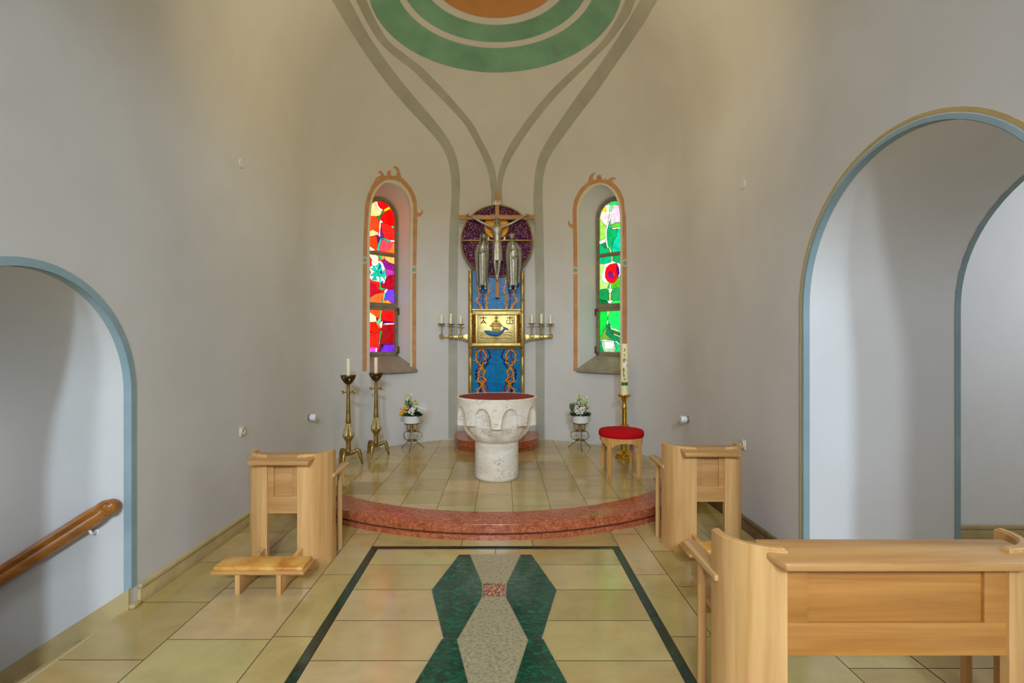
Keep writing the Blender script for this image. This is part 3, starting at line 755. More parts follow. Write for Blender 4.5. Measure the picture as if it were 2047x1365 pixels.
red_polys = [
 (0, PCH, [(-90, 60), (300, 60), (340, 200), (440, 300), (400, 400), (330, 425), (160, 415), (-90, 420)]),
 (0, (255, 10, 40), [(330, 60), (520, 120), (590, 210), (480, 265), (400, 250), (350, 180), (320, 110)]),
 (0, WHT, [(300, 85), (328, 90), (350, 180), (400, 245), (455, 268), (440, 300), (380, 280), (330, 210), (305, 140)]),
 (0, YEL, [(480, 270), (600, 205), (625, 260), (500, 320)]),
 (0, RD, [(410, 420), (520, 320), (620, 275), (690, 330), (720, 500), (720, 650), (640, 640), (470, 560), (405, 490)]),
 (0, GRN, [(455, 290), (480, 270), (500, 320), (470, 350), (410, 410), (385, 530), (310, 425), (390, 420)]),
 (0, (244, 96, 50), [(-90, 420), (160, 415), (310, 425), (380, 540), (375, 780), (300, 760), (230, 730), (-90, 750)]),
 (0, PCH, [(-90, 750), (230, 730), (310, 770), (355, 790), (350, 850), (290, 860), (-90, 870)]),
 (0, (255, 200, 180), [(310, 770), (360, 790), (340, 850), (295, 856)]),
 (0, (255, 230, 200), [(380, 540), (412, 580), (405, 700), (395, 830), (410, 900), (350, 850), (375, 780)]),
 (0, (230, 255, 235), [(395, 500), (470, 560), (400, 580), (385, 570)]),
 (0, (244, 62, 56), [(412, 580), (470, 565), (640, 640), (720, 700), (720, 970), (620, 965), (480, 910), (485, 860), (440, 780), (415, 690)]),
 (0, (110, 230, 160), [(640, 640), (700, 650), (720, 700), (680, 690)]),
 (0, MAG, [(415, 685), (445, 700), (440, 790), (485, 870), (480, 910), (410, 905), (395, 830)]),
 (0, PUR, [(305, 865), (400, 890), (410, 910), (370, 1010), (350, 1040), (325, 980), (330, 920)]),
 (0, (250, 88, 36), [(-90, 870), (305, 868), (328, 920), (325, 980), (350, 1040), (315, 1190), (150, 1095), (-90, 1080)]),
 (0, (255, 216, 190), [(-90, 1080), (150, 1095), (300, 1195), (-90, 1200)]),
 (0, TEAL, [(405, 915), (430, 915), (405, 1050), (375, 1120), (395, 1205), (310, 1195), (345, 1090)]),
 (0, (60, 190, 150), [(430, 910), (500, 920), (620, 965), (630, 1020), (590, 1005), (430, 930)]),
 (0, WHT, [(620, 968), (720, 968), (720, 1010), (640, 1005)]),
 (0, (236, 100, 120), [(430, 935), (590, 1005), (690, 1010), (675, 1060), (620, 1185), (480, 1225), (395, 1200), (380, 1120), (405, 1050)]),
 (0, (250, 140, 70), [(690, 1020), (720, 1030), (720, 1270), (480, 1225), (620, 1185)]),
 (1, (255, 224, 200), [(-90, 60), (310, 90), (360, 160), (355, 255), (265, 300), (210, 220), (150, 110), (-90, 60)]),
 (1, (240, 20, 50), [(-90, 110), (140, 110), (205, 220), (200, 360), (150, 390), (-90, 400)]),
 (1, (200, 60, 110), [(-90, 400), (150, 400), (190, 500), (150, 570), (-90, 600)]),
 (1, (240, 40, 30), [(-90, 610), (150, 620), (200, 755), (-90, 760)]),
 (1, WHT, [(205, 220), (265, 300), (355, 255), (400, 240), (470, 300), (520, 420), (540, 600), (490, 760), (380, 720), (200, 690), (150, 600), (190, 500), (150, 400), (200, 360)]),
 (1, (70, 200, 110), [(315, 95), (420, 130), (415, 230), (390, 230), (370, 150), (320, 130)]),
 (1, (250, 170, 110), [(420, 120), (490, 130), (490, 200), (425, 230)]),
 (1, (255, 190, 120), [(485, 125), (720, 150), (720, 320), (600, 280), (500, 200)]),
 (1, (160, 50, 150), [(440, 250), (490, 205), (600, 280), (720, 330), (720, 465), (590, 440), (500, 405)]),
 (1, (190, 80, 170), [(500, 420), (590, 440), (720, 470), (720, 560), (600, 585), (530, 560)]),
 (1, CRI, [(600, 585), (720, 565), (720, 890), (560, 880), (500, 870), (420, 850), (410, 740), (490, 760), (540, 620)]),
 (1, (30, 200, 150), [(380, 260), (385, 330), (345, 450), (310, 380), (265, 370), (330, 340)]),
 (1, (60, 120, 240), [(390, 290), (430, 360), (370, 470), (350, 440), (385, 340)]),
 (1, TEAL, [(205, 320), (270, 370), (350, 470), (330, 500), (250, 480), (160, 410), (240, 410)]),
 (1, (40, 190, 160), [(165, 585), (240, 510), (330, 480), (420, 580), (400, 620), (300, 590), (320, 650), (340, 690), (200, 680), (260, 590)]),
 (1, TEAL, [(330, 470), (420, 380), (450, 460), (430, 550), (490, 430), (520, 550), (585, 590), (500, 600), (505, 690), (440, 600), (400, 600)]),
 (1, (40, 70, 200), [(390, 490), (440, 465), (440, 525), (400, 520)]),
 (1, (50, 80, 210), [(430, 690), (485, 730), (430, 740)]),
 (1, TEAL, [(375, 610), (415, 640), (410, 770), (385, 770)]),
 (1, (196, 30, 70), [(-90, 770), (200, 755), (285, 770), (330, 880), (430, 950), (300, 985), (200, 1050), (-90, 1100)]),
 (1, (250, 60, 30), [(285, 765), (370, 745), (375, 880), (480, 910), (495, 940), (430, 950), (330, 880)]),
 (1, (50, 190, 130), [(380, 770), (410, 770), (425, 850), (540, 880), (470, 905), (400, 900), (375, 880)]),
 (1, WHT, [(545, 880), (570, 885), (555, 930), (520, 980), (490, 960), (500, 910)]),
 (1, VIO, [(570, 890), (720, 905), (720, 1220), (640, 1180), (580, 1140), (485, 1130), (520, 985)]),
 (1, (255, 170, 60), [(485, 1135), (580, 1140), (650, 1200), (720, 1240), (460, 1215)]),
 (1, (252, 130, 70), [(-90, 1110), (200, 1055), (300, 990), (470, 960), (440, 1200), (-90, 1190)]),
 (1, (140, 230, 160), [(475, 960), (515, 985), (485, 1130), (462, 1200), (445, 1200), (465, 1080)]),
 (2, (255, 110, 40), [(-90, 150), (420, 180), (395, 350), (330, 440), (300, 370), (160, 270), (-90, 260)]),
 (2, (255, 224, 190), [(-90, 265), (165, 275), (300, 370), (320, 490), (-90, 500)]),
 (2, (252, 50, 20), [(-90, 505), (310, 500), (390, 640), (385, 700), (200, 810), (-90, 830)]),
 (2, (240, 60, 50), [(-90, 830), (210, 810), (385, 705), (400, 780), (360, 930), (340, 1010), (-90, 1060)]),
 (2, (252, 44, 40), [(440, 190), (760, 205), (760, 510), (480, 460), (415, 490), (410, 390)]),
 (2, (170, 36, 50), [(440, 590), (760, 560), (760, 1005), (400, 1000), (410, 800), (440, 700)]),
 (2, (110, 30, 120), [(420, 465), (520, 465), (760, 510), (760, 520), (460, 530)]),
 (2, WHT, [(440, 540), (560, 520), (760, 520), (760, 545), (560, 555)]),
 (2, (110, 220, 150), [(415, 190), (440, 200), (415, 350), (410, 490), (350, 545), (400, 640), (380, 640), (305, 500), (385, 400)]),
 (2, (110, 30, 110), [(315, 400), (360, 400), (320, 470)]),
 (2, WHT, [(455, 465), (435, 630), (410, 620), (370, 540), (410, 500)]),
 (2, (230, 20, 50), [(385, 640), (430, 640), (430, 680), (395, 690)]),
 (2, (40, 190, 110), [(400, 690), (440, 690), (415, 820), (395, 900), (395, 1000), (350, 1000), (375, 900)]),
 (2, (212, 90, 220), [(-90, 1110), (160, 1100), (200, 1068), (270, 1075), (290, 1120), (285, 1200), (-90, 1200)]),
 (2, (250, 230, 220), [(285, 1090), (330, 1080), (320, 1200), (292, 1200)]),
 (2, (220, 20, 120), [(335, 1050), (400, 1010), (380, 1100), (350, 1200), (325, 1200)]),
 (2, (90, 60, 90), [(400, 1010), (490, 1000), (430, 1100), (400, 1200), (360, 1200)]),
 (2, (130, 70, 210), [(490, 1005), (760, 1005), (760, 1200), (410, 1200), (450, 1080)]),
]
build_window(1, -1, {'org': [(725, 395), (725, 500), (725, 600)], 'bar1': (760, 507.5), 'bar2': (760, 611)}, srgb(240, 70, 40), red_polys)
LG, MG, DG, LIM = (120, 210, 120), (30, 190, 110), (20, 150, 100), (170, 210, 110)
green_polys = [
 (0, (232, 208, 204), [(150, 500), (200, 250), (330, 150), (440, 150), (440, 330), (405, 540), (370, 640), (300, 600), (240, 500)]),
 (0, (226, 200, 214), [(510, 150), (1000, 150), (1000, 540), (570, 560), (520, 600), (455, 620), (460, 540), (480, 310)]),
 (0, YEL, [(255, 285), (330, 220), (385, 215), (360, 280), (310, 320)]),
 (0, WHT, [(385, 205), (450, 170), (430, 290), (340, 320), (365, 280)]),
 (0, (140, 220, 140), [(445, 165), (520, 160), (490, 300), (425, 290)]),
 (0, WHT, [(450, 310), (482, 310), (465, 450), (440, 540), (405, 540), (435, 440)]),
 (0, LIM, [(100, 500), (245, 510), (300, 600), (365, 640), (340, 800), (330, 930), (220, 980), (100, 990)]),
 (0, (150, 230, 170), [(100, 500), (222, 505), (222, 975), (100, 985)]),
 (0, (110, 190, 70), [(455, 625), (520, 605), (570, 562), (1000, 540), (1000, 640), (500, 695), (455, 690)]),
 (0, WHT, [(405, 550), (430, 550), (375, 760), (385, 960), (415, 1145), (385, 1140), (345, 960), (340, 800), (370, 640)]),
 (0, TEAL, [(430, 560), (450, 545), (455, 690), (410, 690)]),
 (0, WHT, [(480, 695), (600, 680), (1000, 630), (1000, 660), (600, 705), (520, 718)]),
 (0, (16, 180, 120), [(385, 700), (455, 690), (520, 718), (610, 705), (605, 870), (530, 970), (500, 1060), (495, 1240), (400, 1100), (375, 940), (370, 780)]),
 (0, (10, 200, 170), [(615, 705), (1000, 660), (1000, 1260), (495, 1245), (500, 1150), (510, 1050), (540, 960), (605, 880)]),
 (0, WHT, [(60, 1000), (220, 985), (340, 930), (345, 1010), (240, 1055), (60, 1075)]),
 (0, (70, 150, 90), [(260, 1060), (340, 1015), (380, 1130), (320, 1140)]),
 (0, (20, 180, 130), [(60, 1080), (250, 1065), (320, 1140), (410, 1150), (470, 1265), (60, 1320)]),
 (0, (240, 220, 130), [(415, 1130), (440, 1130), (490, 1250), (465, 1260)]),
 (1, (20, 185, 140), [(60, 190), (480, 130), (480, 260), (330, 320), (60, 330)]),
 (1, (20, 170, 110), [(500, 130), (1000, 100), (1000, 330), (560, 275), (500, 240)]),
 (1, (240, 224, 150), [(478, 140), (502, 140), (502, 260), (480, 260)]),
 (1, (190, 226, 140), [(60, 330), (330, 320), (290, 450), (270, 640), (340, 740), (430, 750), (380, 870), (240, 890), (60, 930)]),
 (1, (160, 230, 180), [(60, 330), (218, 325), (218, 910), (60, 930)]),
 (1, (110, 190, 60), [(440, 750), (600, 700), (680, 540), (1000, 540), (1000, 850), (600, 850), (500, 890), (400, 890)]),
 (1, WHT, [(330, 320), (470, 270), (510, 240), (560, 275), (620, 290), (1000, 340), (1000, 500), (680, 560), (560, 715), (420, 745), (330, 740), (275, 680), (275, 540), (300, 420)]),
 (1, (246, 30, 40), [(360, 400), (440, 320), (600, 288), (650, 400), (665, 520), (620, 640), (560, 730), (470, 755), (390, 710), (335, 620), (335, 500)]),
 (1, (110, 30, 140), [(610, 310), (650, 400), (668, 520), (625, 620), (605, 480), (595, 360)]),
 (1, (220, 20, 50), [(420, 400), (520, 380), (600, 420), (605, 560), (560, 640), (480, 640), (410, 560)]),
 (1, (240, 90, 60), [(500, 500), (560, 510), (560, 600), (520, 600)]),
 (1, (150, 30, 150), [(400, 540), (440, 480), (490, 500), (540, 610), (480, 655), (420, 620)]),
 (1, WHT, [(450, 750), (468, 750), (462, 880), (510, 885), (460, 980), (420, 960), (425, 910), (370, 890), (440, 870)]),
 (1, (30, 160, 100), [(60, 935), (240, 890), (420, 895), (425, 1160), (220, 1120), (60, 1080)]),
 (1, (60, 170, 110), [(475, 960), (520, 880), (600, 848), (1000, 848), (1000, 1150), (600, 1135), (520, 1150), (475, 1130)]),
 (1, (240, 216, 140), [(428, 975), (468, 975), (465, 1140), (430, 1140)]),
 (1, (250, 236, 226), [(385, 1150), (470, 1135), (525, 1150), (450, 1210), (415, 1205)]),
 (1, (10, 130, 80), [(60, 1090), (220, 1125), (385, 1155), (420, 1230), (60, 1270)]),
 (1, (70, 220, 110), [(470, 1220), (530, 1150), (600, 1138), (1000, 1150), (1000, 1250), (460, 1240)]),
 (2, (30, 210, 90), [(100, 230), (385, 230), (390, 400), (360, 560), (290, 720), (200, 870), (100, 880)]),
 (2, (50, 225, 120), [(430, 225), (1000, 210), (1000, 700), (640, 690), (560, 650), (480, 640), (440, 540), (400, 440)]),
 (2, (245, 226, 120), [(388, 230), (430, 228), (410, 330), (392, 400), (385, 300)]),
 (2, WHT, [(395, 430), (410, 470), (385, 560), (370, 540)]),
 (2, WHT, [(440, 540), (460, 570), (490, 640), (570, 650), (650, 700), (1000, 760), (1000, 780), (640, 715), (480, 665)]),
 (2, (70, 130, 80), [(400, 530), (440, 545), (480, 665), (640, 715), (1000, 780), (1000, 830), (650, 790), (480, 750), (430, 670)]),
 (2, (20, 150, 110), [(380, 550), (430, 670), (490, 760), (650, 830), (1000, 900), (1000, 960), (640, 980), (550, 915), (440, 850), (360, 760)]),
 (2, (250, 230, 150), [(490, 760), (570, 770), (660, 820), (1000, 880), (1000, 900), (650, 832)]),
 (2, (130, 170, 80), [(370, 560), (350, 760), (440, 850), (545, 915), (400, 900), (190, 905), (220, 850), (300, 720)]),
 (2, WHT, [(240, 910), (340, 895), (450, 915), (540, 935), (550, 960), (400, 930), (250, 925)]),
 (2, WHT, [(555, 925), (600, 930), (660, 990), (1000, 1050), (1000, 1070), (640, 1000)]),
 (2, (20, 160, 120), [(100, 940), (245, 935), (260, 1060), (330, 1235), (100, 1235)]),
 (2, (60, 190, 140), [(550, 960), (650, 1005), (1000, 1070), (1000, 1235), (545, 1235), (590, 1090)]),
 (2, (170, 196, 160), [(255, 930), (545, 965), (585, 1090), (545, 1235), (330, 1235), (270, 1060)]),
 (2, (255, 250, 246), [(320, 930), (540, 960), (525, 1100), (330, 1100)]),
]
build_window(2, 1, {'org': [(1180, 395), (1180, 500), (1180, 600)], 'bar1': (1218, 509), 'bar2': (1218, 613)}, srgb(60, 200, 120), green_polys)


# ================================================================ FURNITURE
def rbx(name, x0, x1, y0, y1, z0, z1, m, parent, bev=.004):
    bm = bmesh.new(); boxx(bm, x0, x1, y0, y1, z0, z1, bev); return link(name, bm, m, parent)
def make_bench(name, label, cat, loc, g, kneeler, seatname='seat'):
    """stall with wrap-around wings; on its back a book ledge and a kneeler for the row behind"""
    root = tag(empty(name, loc), label, cat)
    r, T, H = .20, .036, .826
    for s in (-1, 1):
        bm = bmesh.new()
        path = [(g+r*math.sin(a), r*(1-math.cos(a))) for a in [PI/2*i/16 for i in range(17)]]+[(g+r, r+.035)]
        path = [(g-.0, 0)]+path[1:]
        inner = []
        for i, p in enumerate(path):
            q0, q1 = path[max(i-1, 0)], path[min(i+1, len(path)-1)]
            tx, ty = q1[0]-q0[0], q1[1]-q0[1]; l = math.hypot(tx, ty); inner.append((p[0]-ty/l*T, p[1]+tx/l*T))
        outl = [(s*x, y, 0) for x, y in path]+[(s*x, y, 0) for x, y in reversed(inner)]
        prism(bm, outl, (0, 0, H))
        bmesh.ops.recalc_face_normals(bm, faces=bm.faces)
        es = [e for e in bm.edges if abs(e.verts[0].co.z-H) < 1e-5 and abs(e.verts[1].co.z-H) < 1e-5]
        bmesh.ops.bevel(bm, geom=es, offset=.007, segments=3, affect='EDGES')
        link('wing_panel', bm, M['oak_v'], root, ang=32)
    # back board with a sunk panel
    bm = bmesh.new(); zb, zt, st = .405, .80, (.042 if g < .2 else .085)
    pz0 = zb+(.12 if g < .2 else .128); pz1 = zt-(.055 if g < .2 else .035)
    wy = T+.0
    boxx(bm, -g-.004, -g+st, .012, wy, pz0, pz1, .001); boxx(bm, g-st, g+.004, .012, wy, pz0, pz1, .001)
    boxx(bm, -g-.004, g+.004, .012, wy, zb, pz0, .002); boxx(bm, -g-.004, g+.004, .012, wy, pz1, zt, .001)
    hm = M['oak_h'] if g < .2 else M['honey_h']
    bb = link('back_board', bm, hm, root)
    bm = bmesh.new(); boxx(bm, -g+st-.002, g-st+.002, .027, wy-.002, pz0-.002, pz1+.002, .0015); link('sunk_panel', bm, hm, bb)
    # book ledge, gently sloping to the back, corners cut at an angle
    bm = bmesh.new(); k = .114 if g < .2 else .085
    ya, yb = -.068, .11
    poly = [(-g-k, ya, .792), (g+k*.9, ya, .792), (g+k, yb-.02, .822), (g+k-.03, yb, .826), (-g-k+.03, yb, .826), (-g-k, yb-.02, .822)]
    poly = [(-g-k+.045, ya, .798), (g+k-.045, ya, .798), (g+k+.008, yb-.05, .818), (g+k-.01, yb, .826), (-g-k+.01, yb, .826), (-g-k-.008, yb-.05, .818)]
    if g < .2: poly = [(-g-k, ya, .798), (g+k-.01, ya, .798), (g+k+.005, yb, .826), (-g-k, yb, .826)]
    prism(bm, poly, (0, 0, -.032), bev=.009); link('book_ledge', bm, M['oak_h'], root, ang=40)
    # arms, legs, seat
    for s in (-1, 1):
        bm = bmesh.new(); xo, xi = g+r+.012, g+r-.058; y0, y1 = .17, .575
        pl = [(s*xi, y0), (s*xo, y0), (s*xo, y1-.03), (s*(xo-.012), y1-.006), (s*(xo-.035), y1), (s*(xi+.012), y1-.006), (s*xi, y1-.03)]
        prism(bm, [(x, y, .622) for x, y in pl], (0, 0, .026), bev=.005)
        arm = link('arm_rest', bm, M['oak_y'], root, ang=40)
        bm = bmesh.new(); lathe(bm, [(.019, 0), (.021, .01), (.0205, .3), (.020, .623)], (s*(g+r-.018), .385, 0), 20)
        link('leg', bm, M['oak_v'], root)
    rbx('seat', -g-r+.03, g+r-.03, .17, .56, .43, .455, M['oak_h'], root, .006)
    rbx('seat_rail', -g-r+.03, g+r-.03, .375, .395, .38, .43, M['oak_h'], root, .003)
    rbx('seat_rail', -g-r+.06, g+r-.06, .15, .17, .38, .43, M['oak_h'], root, .003)
    # kneeler
    kw = .30 if g < .2 else g+.10
    for s in (-1, 1):
        xx = s*(.133 if g < .2 else g-.12)
        bm = bmesh.new()
        prof = [(-.365, 0), (-.345, 0), (-.25, .022), (-.15, .012), (.02, 0), (.06, 0), (.06, .165), (.0, .165), (-.10, .150), (-.17, .135), (-.365, .132)]
        prism(bm, [(xx-.015, y, z) for y, z in prof], (.030, 0, 0), bev=.002)
        link('kneeler_bracket', bm, M['oak_v'], root)
    kb = rbx('kneeler_board', -kw-.005, kw, -.375, -.165, .133, .157, M['oak_h'], root, .007)
    bm = bmesh.new(); boxx(bm, -kw+.006, kw-.012, -.364, -.176, .150, .182, .012)
    tag(link('kneeler_cushion', bm, M['leather'], root, ang=50), 'worn ochre leather cushion')
    return root
make_bench('prayer_stall', 'single oak prayer stall at the left wall with ochre kneeler cushion', 'kneeler bench', (-1.577, 3.667, 0), .108, True)
make_bench('prayer_stall', 'single oak prayer stall near the right wall, behind the long bench', 'kneeler bench', (1.604, 3.936, 0), .108, True)
make_bench('church_bench', 'long honey oak bench back with wide sunk panel in the right foreground', 'bench', (1.536, 1.985, 0), .43, True)

# ---- stool with red velvet cushion
st = tag(empty('round_stool', (1.375, 5.92, HP)), 'round stool with red velvet cushion on four light wooden legs', 'stool')
bm = bmesh.new(); lathe(bm, [(.20, .425), (.247, .425), (.2555, .432), (.257, .455), (.255, .480), (.243, .495), (.20, .503), (.10, .508), (.001, .509)], n=64)
tag(link('cushion', bm, M['velvet'], st, ang=60), 'red velvet cushion')
bm = bmesh.new(); n = 96; rings = []
for rr, dz in ((.243, 0), (.243, 1), (.222, 1), (.222, 0)):
    row = []
    for i in range(n):
        a = 2*PI*i/n; u = ((a-PI/4) % (PI/2))/(PI/2)
        ar = .048*math.sqrt(max(0, 1-((u-.5)/.36)**2)); zlow = .325+ar if abs(u-.5) < .36 else .325
        row.append(bm.verts.new((rr*math.cos(a), rr*math.sin(a), .425 if dz else zlow)))
    rings.append(row)
for a, b in zip(rings, rings[1:]+rings[:1]):
    for i in range(n): bm.faces.new((a[i], a[(i+1) % n], b[(i+1) % n], b[i]))
link('apron', bm, M['stool_wood'], st, ang=40)
for sx in (-1, 1):
    for sy in (-1, 1):
        bm = bmesh.new(); d = Vector((sx, sy, 0)).normalized(); pv = Vector((-d.y, d.x, 0))
        for z0, z1, w0, w1 in ((0, .425, .018, .021),):
            c0, c1 = d*.232, d*.232
            vs = [bm.verts.new(c+pv*a*w_+d*b*w_*1.15+Vector((0, 0, z))) for z, c, w_ in ((z0, c0, w0), (.3, c1, w1), (z1, c1, w1)) for a, b in ((-1, -1), (1, -1), (1, 1), (-1, 1))]
            for k in (0, 4):
                for i in range(4): bm.faces.new((vs[k+i], vs[k+(i+1) % 4], vs[k+4+(i+1) % 4], vs[k+4+i]))
            bm.faces.new(vs[:4][::-1]); bm.faces.new(vs[8:])
        bmesh.ops.recalc_face_normals(bm, faces=bm.faces); bmesh.ops.bevel(bm, geom=[e for e in bm.edges if e.calc_length() > .1], offset=.003, segments=2, affect='EDGES')
        link('leg', bm, M['stool_wood'], st)

# ---- travertine altar font with carved bowl and red cover
fx, fy = (993-PX)/F*5.72, 5.72
font = tag(empty('stone_altar', (fx, fy, HP)), 'round travertine font on thick column in the middle of the platform', 'font')
bm = bmesh.new(); lathe(bm, [(.226, 0), (.238, .012), (.242, .03), (.242, .405), (.236, .412), (.20, .412)], n=72)
link('column', bm, M['travertine'], font)
def rf(z):
    T_ = [(.41, .240), (.42, .257), (.45, .295), (.50, .335), (.55, .368), (.60, .390), (.70, .408), (.80, .425), (.85, .447)]
    for (a, ra), (b, rb) in zip(T_, T_[1:]):
        if z <= b: return ra+(rb-ra)*max(0, (z-a)/(b-a))
    return .447
def sm(x): x = max(0, min(1, x)); return x*x*(3-2*x)
bm = bmesh.new(); NA, NZ = 540, 120; grid = []
for j in range(NZ+1):
    z = .41+(.895-.41)*j/NZ; row = []
    for i in range(NA):
        a = 2*PI*i/NA
        ph = math.degrees(a)+90; u = ((ph+20) % 40)-20              # 0 in the middle of a tongue
        inner = rf(z); outer = .447
        half = 6.2+3.2*sm((z-.60)/.20)
        ed = 20-abs(u); nh = 20-half
        zt = .715+.10*math.sqrt(max(0, 1-(ed/nh)**2)) if ed < nh else 0
        inn = sm((nh-ed)/2.6)*sm((zt-z)/.03) if zt else 0
        lip = .598+.012*math.sin(a*5)
        under = 1-sm((z-lip)/.012)
        rr = outer+(inner-outer)*max(inn, under)
        rr -= .020*inn*sm((z-.46)/.08)*sm((nh-ed)/9)
        rr += .004*math.sin(a*9+z*30)*under
        row.append(bm.verts.new((rr*math.cos(a), rr*math.sin(a), z)))
    grid.append(row)
for r_, z_ in ((.445, .900), (.438, .903), (.424, .903), (.424, .890)):
    grid.append([bm.verts.new((r_*math.cos(2*PI*i/NA), r_*math.sin(2*PI*i/NA), z_)) for i in range(NA)])
for a, b in zip(grid, grid[1:]):
    for i in range(NA): bm.faces.new((a[i], a[(i+1) % NA], b[(i+1) % NA], b[i]))
bm.faces.new(grid[0][::-1]); bm.faces.new(grid[-1])
link('carved_bowl', bm, M['travertine'], font, ang=60)
bm = bmesh.new(); lathe(bm, [(.420, .888), (.422, .896), (.420, .9005), (.3, .901), (.001, .901)], n=72)
tag(link('cover', bm, M['cover_red'], font), 'dark red round cover')

# ---- red marble pedestal under the altarpiece
bm = bmesh.new()
def half_round(r, yc, z0, z1, bev, tap=0):
    n = 48; P = [(CX+r*math.sin(-PI/2+PI*i/n), yc-r*math.cos(-PI/2+PI*i/n)) for i in range(n+1)]+[(CX+r, 7.85), (CX-r, 7.85)]
    t = bmesh.new(); a = [t.verts.new((x, y, z0)) for x, y in P]; b = [t.verts.new((CX+(x-CX)*(1-tap), yc+(y-yc)*(1-(tap if y < 7.84 else 0)), z1)) for x, y in P]
    for i in range(len(a)): t.faces.new((a[i], a[(i+1) % len(a)], b[(i+1) % len(a)], b[i]))
    t.faces.new(a[::-1]); t.faces.new(b)
    if bev: bmesh.ops.bevel(t, geom=[e for e in t.edges if abs(e.verts[0].co.z-z1) < 1e-5 and abs(e.verts[1].co.z-z1) < 1e-5], offset=bev, segments=3, affect='EDGES')
    add(bm, t)
half_round(.60, 7.50, 0, .052, .003); half_round(.585, 7.50, .050, .060, 0); half_round(.625, 7.50, .060, .150, .014)
ped = tag(link('marble_pedestal', bm, M['red_marble'], ang=32), 'low half round red marble step against the apse wall under the blue panel', 'pedestal')
ped.location.z = HP

# ================================================================ THE ALTARPIECE
DP = 7.93
def on(px, py, d=DP): return at(px, py, d)
k_ = DP/F
art = tag(empty('altarpiece_panel', (CX, DP, HP)), 'tall blue enamel panel with amethyst disc in gilt mouldings on the apse wall', 'altarpiece')
O = Vector((-CX, -DP, -HP))
def P3(px, py, off=0, d=DP): return on(px, py, d)+Vector((0, -off, 0))+O
ZBOT = .15
# gilt side mouldings in bamboo-like segments
for px0, px1 in ((936, 945), (1040, 1048.5)):
    bm = bmesh.new(); x0, x1 = P3(px0, 0).x, P3(px1, 0).x; z = ZBOT; top = P3(0, 541).z; xc, rr = (x0+x1)/2, (x1-x0)/2
    while z < top-.01:
        z1 = min(z+.285, top)
        tube(bm, [(xc, .0, z), (xc, .0, z+.006), (xc, .0, z1-.006), (xc, .0, z1)], [rr*.9, rr, rr, rr*.9], 14, flat=1)
        z = z1
    for v in bm.verts: v.co.y = v.co.y*1.1+.0
    link('gilt_moulding', bm, M['gilt_rim'], art)
bm = bmesh.new(); boxx(bm, P3(937, 0).x, P3(1047, 0).x, .0, .085, ZBOT, P3(0, 541).z); link('backing', bm, M['gilt_rim'], art)
ENB = srgb(2, 116, 182)
GOLD, RED_, DBL, BLK = srgb(250, 158, 8), srgb(170, 18, 30), srgb(8, 20, 130), srgb(14, 20, 26)
def vine(bm, ly, pts, col, wid, off, thorns=True, back=BLK):
    """branch with thorns; pts in photograph pixels"""
    pts = [Vector((x, y, 0)) for x, y in pts]; C_ = crom(pts, 5)
    def strip(w_, o, c):
        prev = None
        for i, p in enumerate(C_):
            t = (C_[min(i+1, len(C_)-1)]-C_[max(i-1, 0)]).normalized(); s = Vector((-t.y, t.x, 0))*w_
            a, b = bm.verts.new(P3(p.x-s.x, p.y-s.y, o)), bm.verts.new(P3(p.x+s.x, p.y+s.y, o))
            if prev:
                f = bm.faces.new((prev[0], a, b, prev[1]))
                for l in f.loops: l[ly] = c
            prev = (a, b)
        if thorns:
            for i, p in enumerate(pts[:-1] if len(pts) > 2 else []):
                if i == 0: continue
                t = (pts[i+1]-pts[i-1]).normalized(); s = Vector((-t.y, t.x, 0))
                bend = (pts[i]-(pts[i-1]+pts[i+1])/2); sd = 1 if bend.dot(s) > 0 else -1
                for q, ln in ((sd, 2.9),):
                    tip = p+s*q*(ln*wid/1.0+ (w_-wid))-t*.5
                    vs = [bm.verts.new(P3(*v, o)) for v in ((p.x-t.x*w_*1.7, p.y-t.y*w_*1.7), (tip.x, tip.y), (p.x+t.x*w_*1.7, p.y+t.y*w_*1.7))]
                    f = bm.faces.new(vs)
                    for l in f.loops: l[ly] = c
    strip(wid+.28, off, back); strip(wid, off+.0012, col)
def enamel(name, y0, y1, vines, vlines, hlines, cxm):
    bm = bmesh.new(); ly = bm.loops.layers.float_color.new('Col')
    x0, x1 = 944.5, 1040.5
    # tiles
    xsq = [x0]+vlines+[x1]; ysq = [y0]+hlines+[y1]
    fill(bm, [P3(x0, y0, .003), P3(x1, y0, .003), P3(x1, y1, .003), P3(x0, y1, .003)], 0, BLK, ly)
    rnd = random.Random(5)
    for a, b in zip(xsq, xsq[1:]):
        for c, d in zip(ysq, ysq[1:]):
            v = rnd.uniform(.85, 1.15); col = (ENB[0]*v, ENB[1]*v, ENB[2]*rnd.uniform(.92, 1.08), 1)
            fill(bm, [P3(a+.2, c+.2, .006), P3(b-.2, c+.2, .006), P3(b-.2, d-.2, .006), P3(a+.2, d-.2, .006)], 0, col, ly)
    o = .008
    for col, wid, pts in vines:
        vine(bm, ly, pts, col, wid, o); o += .0006
        vine(bm, ly, [(2*cxm-x, y) for x, y in pts], col, wid, o); o += .0006
    return link(name, bm, M['enamel'], art, smooth=False, keep=True)
QA = lambda L: [(935+x*.0586, 545+y*.0586) for x, y in L]
QB = lambda L: [(935+x*.07325, 690+y*.07325) for x, y in L]
